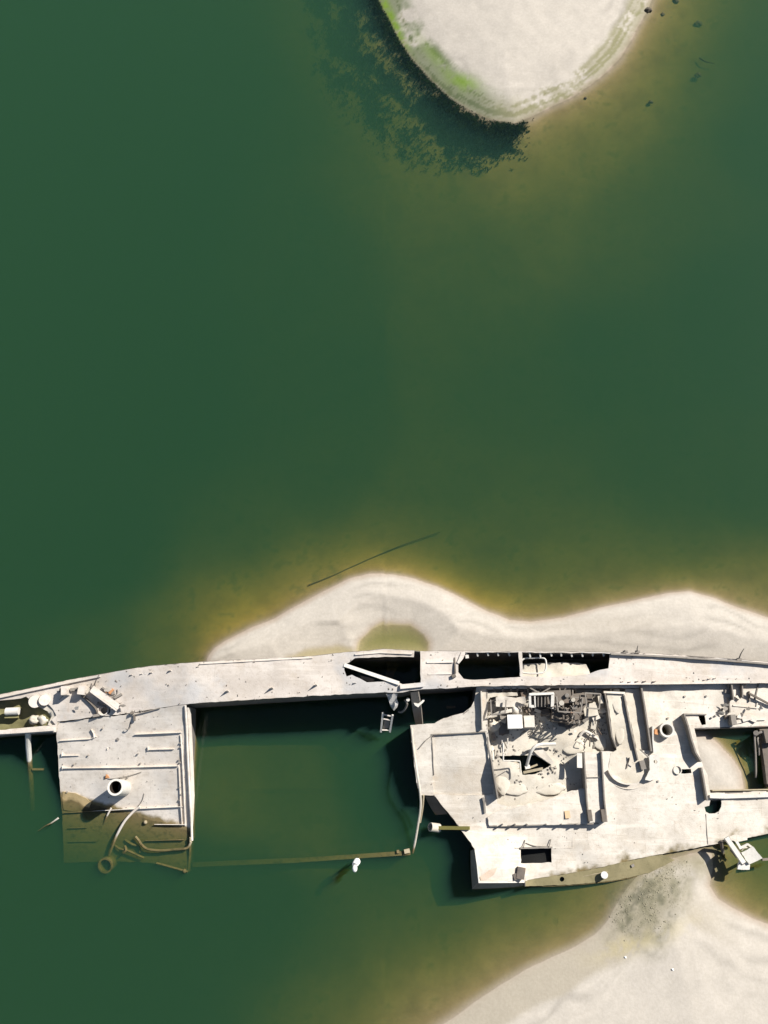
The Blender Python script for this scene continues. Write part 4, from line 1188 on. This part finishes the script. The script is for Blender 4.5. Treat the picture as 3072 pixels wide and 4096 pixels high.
# ---- machinery left in the open compartment
part('dark_floor_patch', MB().plate([(2200, 2768), (2300, 2764), (2330, 2790), (2345, 2850), (2320, 2900), (2280, 2915), (2240, 2890), (2210, 2850), (2196, 2800)], [], lambda x, y: zF(x, y) + .10, .05, grid=12, dent=.06, seed=61), M_RUST)  # darker floor patch around the engine
part('dark_floor_patch', MB().plate([(2130, 2780), (2200, 2776), (2204, 2840), (2160, 2850), (2136, 2830)], [], lambda x, y: zF(x, y) + .08, .05, grid=12, dent=.05, seed=62), M_RUST)  # second, smaller dark floor patch
part('floor_flap', MB().plate([(2126, 2992), (2166, 2990), (2218, 3050), (2206, 3060), (2146, 3018)], [], lambda x, y: zF(x, y) + .14, .03, grid=12, dent=.03, seed=63), M_DECK)
eng = part('engine_block', MB().box(P(2232, 2790, 1.62), (.95, .5, .55), .05).box(P(2240, 2850, 1.30), (.7, .75, .35), -.1).box(P(2286, 2872, 1.30), (.5, .45, .5), .2), M_RUST)
for i, (x, y, r, h) in enumerate(((2246, 2812, .12, .45), (2268, 2782, .10, .55), (2222, 2830, .11, .4), (2292, 2800, .09, .5), (2300, 2830, .10, .35), (2262, 2842, .13, .3))):
    part('cylinder_head', MB().tube([P(x, y, 1.35), P(x, y, 1.5 + h * .7), P(x, y, 1.5 + h)], r, 12, r * .8), M_WALL if i % 3 else M_SILT, eng)
for i in range(20):
    x, y = RNG.uniform(2205, 2335), RNG.uniform(2772, 2885)
    a = RNG.uniform(0, 3.1)
    part('engine_pipe', MB().tube(curve([P(x, y, 1.7), P(x + 16 * math.cos(a), y + 14 * math.sin(a), 1.95), P(x + 34 * math.cos(a + .4), y + 26 * math.sin(a + .4), 1.6)], 3), .028, 6), (M_WALL, M_RUST, M_RUST)[i % 3], eng)
for x, y, s, r in ((2318, 2796, (.5, .42, .45), .1), (2345, 2790, (.42, .34, .3), -.1), (2310, 2850, (.3, .3, .5), .5), (2360, 2840, (.55, .5, .22), .15), (2330, 2818, (.2, .5, .3), -.5)):
    part('machine_casing', MB().box(P(x, y, zF(x, y) + s[2] / 2), s, r), M_SILT if s[0] > .52 else M_RUST)
cage = part('cage_frame', MB().bar(P(2116, 2778, 1.95), P(2214, 2774, 1.95), .09, .08).bar(P(2118, 2826, 1.8), P(2138, 2826, 1.8), .10, .08).bar(P(2118, 2776, 1.93), P(2120, 2828, 1.82), .09, .08).bar(P(2138, 2778, 1.93), P(2140, 2828, 1.82), .05, .07).bar(P(2210, 2772, 1.93), P(2208, 2834, 1.82), .12, .08), M_WHITE)
for x in (2152, 2166, 2180, 2194):
    part('cage_bar', MB().bar(P(x, 2780, 1.9), P(x, 2826, 1.74), .035, .03), M_WALL, cage)
part('cage_leg', MB().box(P(2118, 2826, 1.5), (.06, .06, .5)), M_WALL, cage)
part('cage_leg', MB().box(P(2207, 2830, 1.5), (.06, .06, .5)), M_WALL, cage)
for i, x in enumerate((1975, 2010, 2042, 2068, 2110, 2160, 2260, 2300, 2380, 2440)):
    part('deck_beam_end', MB().bar(P(x, 2748, zD(x, 2748) - .06), P(x + RNG.uniform(-4, 4), 2772 + RNG.uniform(0, 8), zD(x, 2770) - .3), .06, .10), M_WALL)
part('collapsed_plate', MB().plate([(1984, 2790), (2000, 2784), (2060, 2790), (2100, 2786), (2106, 2808), (2090, 2826), (2050, 2828), (1984, 2826)], [], lambda x, y: zF(x, y) + .32 - .10 * sstep(2010, 2100, x), .04, grid=12, dent=.05), M_DECK)
part('collapsed_plate', MB().plate([(1952, 2866), (1990, 2846), (2030, 2838), (2060, 2832), (2050, 2848), (2000, 2858), (1954, 2872)], [], lambda x, y: zF(x, y) + .34, .04, grid=12, dent=.05), M_DECK)
part('collapsed_plate', MB().plate([(1934, 2772), (1970, 2768), (2068, 2770), (2072, 2782), (2000, 2786), (1960, 2790), (1950, 2810)], [], lambda x, y: zF(x, y) + .25, .04, grid=12, dent=.04), M_SILT)
part('silt_heap', MB().ball(P(1972, 2900, zF(1972, 2900)), (.30, .26, .2), rough=.3, seed=2), M_SILT, smooth=2)
part('silt_heap', MB().ball(P(2064, 2842, zF(2064, 2842)), (.28, .24, .42), rough=.3, seed=6), M_DECK, smooth=2)
part('sunk_box', MB().box(P(2112, 2838, zF(2112, 2838) + .1), (.3, .22, .2), .2), M_RUST)
part('hatch_debris', MB().bar(P(2094, 3090, .55), P(2172, 3074, .7), .10, .06).bar(P(2100, 3078, .5), P(2150, 3058, .6), .07, .05).box(P(2062, 3062, .62), (.3, .3, .1), .2), M_WOOD)

# crumbs of rust, silt and broken steel strewn over the wreck
def make_debris():
    rs = random.Random(19)
    mb = MB()

    def chip(x, y, z, r):
        a = rs.uniform(0, 6.28)
        ca, sa = math.cos(a), math.sin(a)
        l, w, h = r, r * rs.uniform(.25, .8), r * rs.uniform(.25, .7)
        p = P(x, y, z)
        vs = []
        for sx, sy, sz in ((-1, -1, 0), (1, -1, 0), (1, 1, 0), (-1, 1, 0), (-.6, -.5, 1), (.7, -.4, 1), (.5, .6, .8), (-.5, .5, .9)):
            u, v = sx * l + rs.uniform(-.2, .2) * r, sy * w + rs.uniform(-.2, .2) * r
            vs.append(p + Vector((u * ca - v * sa, u * sa + v * ca, sz * h - .01)))
        mb.add(vs, [(3, 2, 1, 0), (4, 5, 6, 7), (0, 1, 5, 4), (1, 2, 6, 5), (2, 3, 7, 6), (3, 0, 4, 7)])
    fl = [(1955, 2770), (2410, 2770), (2440, 2960), (2320, 3030), (2320, 3150), (2100, 3200), (1995, 3190), (1975, 3080)]
    hole = [(1992, 3024), (2142, 3018), (2208, 3060), (2142, 3098), (2088, 3102)]
    n = 0
    while n < 420:
        x, y = rs.uniform(1950, 2440), rs.uniform(2762, 3200)
        if not inside((x, y), [fl]) or inside((x, y), [hole]):
            continue
        w = .08 + .92 * max(sstep(2960, 2800, y), sstep(2040, 1975, x))
        if mnoise.noise(Vector((x * .02, y * .02, 4))) < rs.uniform(-.25, .6) - .5 * w:
            continue
        n += 1
        chip(x, y, zF(x, y) + .03, rs.uniform(.015, .055) * (1.5 if rs.random() < .12 * w else 1))
    dk = [p for p in D_OUT]
    holes = [F_HOLE, HATCH1, H7, H8, H9, L_HOLE]
    n = 0
    while n < 130:
        x, y = rs.uniform(1640, 3070), rs.uniform(2740, 3500)
        if not inside((x, y), [dk] + holes) or mnoise.noise(Vector((x * .009, y * .009, 9))) < rs.uniform(-.2, .6):
            continue
        n += 1
        chip(x, y, zD(x, y) + .01, rs.uniform(.01, .028))
    n = 0
    while n < 200:
        x, y = rs.uniform(230, 3060), rs.uniform(2606, 2880)
        if not inside((x, y), [W_OUT, TROUGH, HOLE_L, H3, H4]):
            continue
        e = min(seg_d((x, y), (W_OUT[i - 1], W_OUT[i])) for i in range(len(W_OUT)))
        if e > 26 and rs.random() < .85 and not (x < 480):
            continue
        n += 1
        chip(x, y, zW(x, y) + .01, rs.uniform(.012, .04))
    n = 0
    while n < 90:
        x, y = rs.uniform(235, 740), rs.uniform(2860, 3240)
        if not inside((x, y), [B_OUT]):
            continue
        n += 1
        chip(x, y, zB(x, y) + .01, rs.uniform(.012, .03))
    o = mb.build('scattered_debris', M_WALL, None, smooth=.2)
    tag(o, 'crumbs of rust and broken steel strewn over the decks of the wreck', 'debris', kind='stuff')


make_debris()
for k in range(26):
    x, y = RNG.uniform(1960, 2400), RNG.uniform(2765, 2990)
    if 2040 < x < 2150 and y > 2850:
        continue
    a, l = RNG.uniform(0, 3.14), RNG.uniform(14, 42)
    z = zF(x, y)
    x2, y2 = x + l * math.cos(a), min(3000, max(2762, y + l * math.sin(a)))
    part('broken_rod', MB().tube(curve([P(x, y, z + .05), P((x + x2) / 2 + RNG.uniform(-4, 4), (y + y2) / 2 + RNG.uniform(-4, 4), z + RNG.uniform(.08, .3)), P(x2, y2, z + RNG.uniform(.04, .2))], 3), RNG.uniform(.012, .03), 5), (M_WALL, M_RUST, M_DECK)[k % 3])
for x, y, s, r in ((2000, 2806, (.3, .12, .12), .4), (2124, 2850, (.22, .3, .16), .3), (2150, 2842, (.26, .12, .22), -.4), (2180, 2850, (.34, .2, .25), .2), (2196, 2866, (.2, .28, .14), .7), (2140, 2772, (.3, .2, .3), 0), (2090, 2776, (.16, .24, .24), .2), (2382, 2870, (.3, .2, .16), .4), (2374, 2900, (.2, .32, .12), -.2), (2344, 2876, (.36, .12, .2), .8), (2400, 2800, (.2, .3, .3), .1), (2010, 2880, (.28, .2, .14), -.3), (2020, 2930, (.3, .12, .10), .5), (1975, 2950, (.14, .3, .10), .1), (2150, 2930, (.24, .12, .10), .9)):
    part('broken_casting', MB().box(P(x, y, zF(x, y) + s[2] / 2), s, r, Matrix.Rotation(RNG.uniform(-.3, .3), 3, 'X')), RNG.choice((M_SILT, M_WALL, M_RUST, M_DECK)))

for k in range(46):
    if k < 26:
        x, y, zf = RNG.uniform(1958, 2425), RNG.uniform(2766, 2925), zF
        if (2030 < x < 2140 and y > 2855) or (2110 < x < 2215 and y < 2835):
            continue
    elif k < 36:
        x, y, zf = RNG.uniform(2880, 3065), RNG.uniform(2750, 2892), zD
    else:
        x, y, zf = RNG.uniform(235, 490), RNG.uniform(2752, 2850), zW
        if y > 2865 - (x - 230) * .1:
            continue
    a0, rr = RNG.uniform(0, 6.28), RNG.uniform(8, 19)
    poly = [(x + rr * RNG.uniform(.45, 1.1) * math.cos(a0 + q * 1.15), y + rr * RNG.uniform(.35, .9) * math.sin(a0 + q * 1.15)) for q in range(5)]
    gx, gy, lift = RNG.uniform(-.006, .006), RNG.uniform(-.006, .006), RNG.uniform(.06, .22)
    part('bent_plate', MB().plate(poly, [], lambda u, v, x=x, y=y, zf=zf, gx=gx, gy=gy, lift=lift: zf(x, y) + lift + gx * (u - x) + gy * (v - y), .02, grid=9, dent=.04, seed=k), RNG.choice((M_DECK, M_SILT, M_WALL, M_WALL, M_RUST)), wreck, 1.0)

for x, y, rx, ry, h in ((2060, 3150, .55, .30, .13), (2190, 3150, .70, .28, .14), (2290, 2985, .50, .30, .12), (2010, 3125, .28, .50, .16), (2170, 2920, .55, .35, .10), (1962, 3010, .16, .5, .18), (2400, 2960, .3, .4, .14), (2466, 2800, .2, .5, .07), (2478, 2930, .2, .45, .07)):
    zf = zF if x < 2430 else (lambda a, b: zD(a, b) - .02)
    part('silt_heap', MB().ball(P(x, y, zf(x, y) - .01), (rx, ry, h * .42), rough=.22, seed=x * .1), M_SILT, smooth=3)


def frame(pts, z, w, mat):
    mb = MB()
    for (a, b), (c, d) in zip(pts, pts[1:]):
        mb.bar(P(a, b, z + RNG.uniform(-.05, .05)), P(c, d, z + RNG.uniform(-.05, .05)), w, w)
    part('broken_frame', mb, mat)


frame([(2226, 2786), (2330, 2792), (2322, 2852), (2232, 2846), (2226, 2786)], 1.85, .05, M_WALL)
frame([(2250, 2770), (2254, 2880)], 1.75, .06, M_RUST)
frame([(2290, 2760), (2296, 2900)], 1.70, .05, M_WALL)
frame([(1962, 2800), (1966, 2860), (2020, 2852), (2024, 2800)], 1.65, .05, M_WALL)
frame([(2340, 2772), (2402, 2776), (2396, 2836), (2346, 2832), (2340, 2772)], 1.55, .05, M_WALL)
frame([(2120, 2752), (2160, 2774), (2200, 2752)], 1.7, .05, M_WALL)
frame([(2238, 2752), (2244, 2792), (2262, 2752)], 1.7, .05, M_RUST)
frame([(2008, 2960), (2010, 3010), (2030, 3012), (2032, 2962)], 1.3, .03, M_DECK)
frame([(2044, 3070), (2064, 3058), (2082, 3070)], 1.1, .03, M_DECK)
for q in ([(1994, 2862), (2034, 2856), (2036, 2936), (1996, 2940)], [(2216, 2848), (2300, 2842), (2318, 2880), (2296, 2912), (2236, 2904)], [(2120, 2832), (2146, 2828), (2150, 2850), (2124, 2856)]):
    part('shade_plate', MB().plate(q, [], lambda x, y: zF(x, y) + .10, .04, grid=12, dent=.03, seed=71), M_HULL)  # dark plates laid on the floor, painting shadow and gaps among the machinery

# ================================================================== LOOSE THINGS
CRATE = thing('steel_box', 'pale square steel box standing on the silt left of the engine debris', 'box', P(2075, 2890, zF(2075, 2890)))
zb = zF(2075, 2890)
MB().box(P(2058, 2889, zb + .38), (.52, .50, .80), .02).build('box_body', M_WHITE, CRATE)
MB().box(P(2058, 2886, zb + .805), (.54, .52, .05), .02).build('box_lid', M_PAINT, CRATE)
MB().box(P(2112, 2888, zb + .36), (.40, .44, .74), .02).build('box_body', M_DECK, CRATE)

HOOK = thing('bent_davit', 'thick white bent pipe arching over the dark floor opening', 'bent pipe', P(2118, 3054, zF(2118, 3054)))
MB().tube(curve([P(2108, 3060, .75), P(2114, 3036, .95), P(2124, 3008, 1.15), P(2140, 2986, 1.22), P(2165, 2977, 1.18), P(2222, 2975, 1.05)], 6), .062, 10).build('davit_arm', M_WHITE, HOOK)
MB().box(P(2110, 3068, .7), (.2, .14, .12), .2).build('davit_foot', M_WHITE, HOOK)

RAIL = thing('broken_handrail', 'thin white square-bent handrail standing at the left end of the floor opening', 'handrail', P(2014, 3040, zF(2014, 3040)))
MB().tube([P(2013, 2972, 1.35), P(2013, 3038, 1.3), P(2014, 3044, 1.28)], .03, 6).build('upright_bar', M_WHITE, RAIL)
MB().tube(curve([P(2016, 3043, 1.25), P(2070, 3044, 1.2), P(2080, 3050, 1.15), P(2082, 3090, 1.05)], 4), .026, 6).build('bent_bar', M_WHITE, RAIL)

ARC = thing('curved_hose', 'short curved white hose lying on silt below the engine debris', 'hose', P(2345, 2945, zF(2345, 2945)))
MB().tube(curve([P(2318, 2944, zF(2318, 2944) + .06), P(2332, 2928, zF(2332, 2928) + .10), P(2350, 2928, zF(2350, 2928) + .12), P(2376, 2946, zF(2376, 2946) + .08), P(2390, 2960, zF(2390, 2960) + .05)], 5), .06, 8).build('hose_bend', M_DECK, ARC)

LAD = thing('ladder', 'short pale steel ladder hanging above the shaded water under the walkway', 'ladder', P(1546, 2890, .2))
MB().bar(P(1532, 2848, 1.10), P(1524, 2926, .42), .075, .06).build('side_rail', M_WHITE, LAD)
MB().bar(P(1571, 2858, 1.05), P(1560, 2926, .42), .075, .06).build('side_rail', M_WHITE, LAD)
for k in (.12, .34, .92):
    a = P(1532, 2848, 1.10).lerp(P(1524, 2926, .42), k)
    b = P(1571, 2858, 1.05).lerp(P(1560, 2926, .42), k)
    MB().bar(a, b, .05, .05).build('rung', M_WALK, LAD)
MB().add([P(1537, 2880, .80), P(1560, 2880, .80), P(1556, 2914, .50), P(1533, 2914, .50), P(1537, 2880, .77), P(1560, 2880, .77), P(1556, 2914, .47), P(1533, 2914, .47)], [(0, 3, 2, 1), (4, 5, 6, 7), (0, 1, 5, 4), (1, 2, 6, 5), (2, 3, 7, 6), (3, 0, 4, 7)]).build('back_panel', M_WALL, LAD)

o = MB().tube(curve([P(560, 3226, zB(560, 3226) + .10), P(534, 3246, zB(534, 3246) + .16), P(498, 3286, .16), P(468, 3340, .04), P(448, 3390, -.14), P(432, 3432, -.34), P(424, 3450, -.45)], 6), .05, 8).build('bent_pipe', M_WALK, None)
tag(o, 'long curved pipe sliding off the tilted deckhouse roof into the river', 'pipe')
o = MB().tube([P(445, 3232, .10), P(432, 3256, .06), P(420, 3284, -.10), P(410, 3306, -.25)], .035, 7).build('short_pipe', M_WALK, None)
tag(o, 'short thin pipe dipping under water beside the curved pipe, below the vent shadow', 'pipe')
o = MB().tube(curve([P(542, 3346, -.02), P(556, 3362, -.04), P(566, 3378, -.05), P(590, 3396, -.07), P(640, 3402, -.08), P(700, 3398, -.07), P(748, 3392, -.03), P(764, 3366, .08)], 5), .05, 7).build('sunken_handrail', M_WOOD, None)
tag(o, 'long bent handrail just under the water at the roof\'s right corner', 'handrail')
TAN = thing('tangled_scrap', 'tangle of bent rods under water between the sunken vent and the corner', 'scrap', P(510, 3400, -.5))
MB().tube(curve([P(452, 3376, -.28), P(480, 3396, -.2), P(510, 3402, -.14), P(545, 3418, -.18), P(576, 3432, -.22)], 4), .045, 6).build('bent_rod', M_WOOD, TAN)
MB().tube(curve([P(494, 3412, -.15), P(504, 3400, -.08), P(500, 3384, -.15)], 4), .05, 6).build('bent_rod', M_WOOD, TAN)
MB().tube(curve([P(500, 3360, -.25), P(530, 3378, -.2), P(556, 3384, -.25), P(560, 3410, -.3)], 4), .05, 6).build('bent_rod', M_WOOD, TAN)
o = MB().tube([P(626, 3452, -.18), P(690, 3470, -.16), P(750, 3487, -.12)], .045, 6).add(*(lambda m: (m.v, m.f))(MB().ball(P(738, 3484, -.13), .09))).build('sunken_spar', M_WOOD, None)
tag(o, 'straight spar under water at the lowest corner of the deckhouse roof', 'spar')

o = MB().tube([P(112, 2926, 1.02), P(113, 2980, .52), P(116, 3020, .16), P(119, 3060, -.14), P(125, 3140, -.52), P(130, 3240, -1.0)], .115, 10, .10).build('leaning_post', M_WHITE, None)
tag(o, 'round pale post slanting from the trough rim down into dark water', 'post')
o = MB().bar(P(130, 3077, -.14), P(176, 3077, -.14), .08, .05).build('sunken_plank', M_WHITE, None)
tag(o, 'faint short plank under water right of the slanting post', 'plank')
o = MB().tube([P(234, 3272, .05), P(206, 3292, .03), P(184, 3302, -.05), P(152, 3324, -.22)], .04, 7, .015).build('driftwood_stick', M_WHITE, None)
tag(o, 'white ended stick poking out of the water left of the deckhouse', 'stick')

POST = thing('marker_post', 'leaning white capped post standing in open water below the sunken coaming', 'post', P(1436, 3430, -.3))
MB().tube([P(1440, 3424, -.4), P(1430, 3444, .35)], .035, 8).build('post_shaft', M_WOOD, POST)
MB().tube([P(1428, 3446, .32), P(1424, 3452, .48), P(1420, 3458, .58), P(1419, 3460, .60)], .135, 14, .11).build('post_collar', M_PAINT, POST)
MB().ball(P(1419, 3474, .66), (.10, .14, .09)).build('post_cap', M_PAINT, POST)
MB().tube([P(1421, 3458, .50), P(1419, 3476, .64)], .05, 8).build('post_neck', M_PAINT, POST)

o = MB().tube(curve([P(1234, 2341, -.13), P(1330, 2303, -.17), P(1420, 2262, -.22), P(1500, 2226, -.28), P(1600, 2184, -.34), P(1690, 2152, -.42), P(1760, 2128, -.50)], 4), .032, 7, .02).build('sunken_pole', M_DARKWOOD, None)
tag(o, 'long dark pole lying under water off the middle sandbar', 'pole')

for x, y, r, z, lab in ((2592, 40, .19, .02, 'largest dark stone at the water edge of the upper sandbank'),
                        (2650, 58, .12, -.14, 'small dark stone in shallow water just right of the largest stone'),
                        (2704, 4, .17, -.18, 'dark stone under water cut by the top of the picture'),
                        (2792, 95, .20, -.34, 'blurred stone under water, second deepest of the upper right stones'),
                        (2792, 300, .17, -.36, 'bluish blurred stone under deep water below the sunken branch'),
                        (2603, 408, .12, -.22, 'lone small stone in brown shallows far below the other stones'),
                        (2342, 392, .07, -.05, 'tiny pebble close to the shore of the upper sandbank')):
    o = MB().ball(P(x, y, z), (r, r * .8, r * .6), rough=.45, seed=x * .01).build('river_stone', M_STONE, None, smooth=2.5)
    tag(o, lab, 'stone', 'stones around the upper sandbank')
o = MB().tube(curve([P(2798, 232, -.33), P(2822, 246, -.30), P(2858, 254, -.36)], 4), .05, 6, .02).build('sunken_branch', M_DARKWOOD, None)
tag(o, 'short dark branch under water at the upper right', 'branch')

for x, y, s, lab in ((2690, 3880, .07, 'tiny white scrap lying on the lower sandbank, nearer its middle'), (2501, 3831, .06, 'tiny white scrap at the edge of the damp sand, left of the other scrap')):
    g = float(ground_height(np.array([P(x, y, .4).x]), np.array([P(x, y, .4).y]))[0][0])
    o = MB().add([P(x - 5, y, g + .0), P(x + 5, y + 4, g), P(x + 4, y - 6, g + .02), P(x - 3, y - 6, g + .04), P(x + 1, y + 1, g + .05)], [(0, 1, 4), (1, 2, 4), (2, 3, 4), (3, 0, 4), (3, 2, 1, 0)]).build('litter_scrap', M_PAINT, None)
    tag(o, lab, 'litter', 'white scraps on the lower sandbank')

BAR = thing('mooring_drum', 'short pale barrel lying in the olive mud of the trough', 'barrel', P(50, 2850, zW(50, 2850) - .4))
zz = zW(50, 2846) - .12
MB().tube([P(24, 2846, zz), P(28, 2846, zz), P(72, 2844, zz), P(76, 2844, zz)], .15, 14).build('drum_barrel', M_WHITE, BAR)
MB().box(P(50, 2862, zz - .22), (.5, .22, .3), .02).build('drum_stand', M_MUD, BAR)

WIN = thing('fallen_winch', 'white broken winch frame toppled over the deck edge above green water', 'winch', P(2960, 3420, 0))
MB().bar(P(2902, 3350, .78), P(2972, 3452, .86), .17, .14).build('side_bar', M_WHITE, WIN)
MB().plate([(2968, 3410), (2990, 3398), (3012, 3386), (3030, 3408), (3050, 3434), (3024, 3446), (2998, 3458), (2982, 3440)], [], lambda x, y: .80 + .002 * (x - 2968), .06, grid=14).build('face_plate', M_WHITE, WIN)
MB().plate([(2958, 3446), (2996, 3452), (3000, 3462), (2998, 3478), (2950, 3478), (2952, 3466)], [], lambda x, y: .74, .10, grid=14).build('foot_plate', M_WHITE, WIN)
MB().bar(P(2944, 3366, .62), P(2962, 3396, .66), .10, .08).build('cross_brace', M_WHITE, WIN)
MB().bar(P(2958, 3392, .64), P(2990, 3376, .68), .08, .07).build('cross_brace', M_WHITE, WIN)
MB().bar(P(2988, 3376, .68), P(3010, 3392, .7), .08, .07).build('cross_brace', M_DECK, WIN)
MB().tube(curve([P(2966, 3402, .6), P(2974, 3392, .66), P(2990, 3390, .66), P(2996, 3398, .6)], 4), .04, 6).build('bent_guard', M_SILT, WIN)
MB().plate([(2916, 3345), (2940, 3338), (2966, 3344), (2990, 3352), (2988, 3362), (2962, 3366), (2942, 3368), (2926, 3360)], [], lambda x, y: .50, .06, grid=12).build('upper_plate', M_DECK, WIN)
MB().tube([P(2884, 3366, .55), P(2890, 3400, .1), P(2896, 3440, -.3)], .07, 7).build('leg', M_RUST, WIN)
MB().tube([P(2972, 3452, .8), P(2960, 3456, .2), P(2955, 3456, -.3)], .06, 7).build('leg', M_RUST, WIN)
MB().tube([P(2930, 3392, .62), P(2956, 3424, .66)], .14, 12).build('drum', M_RUST, WIN)
MB().bar(P(3044, 3438, .55), P(3100, 3434, .3), .09, .08).build('tow_bar', M_RUST, WIN)
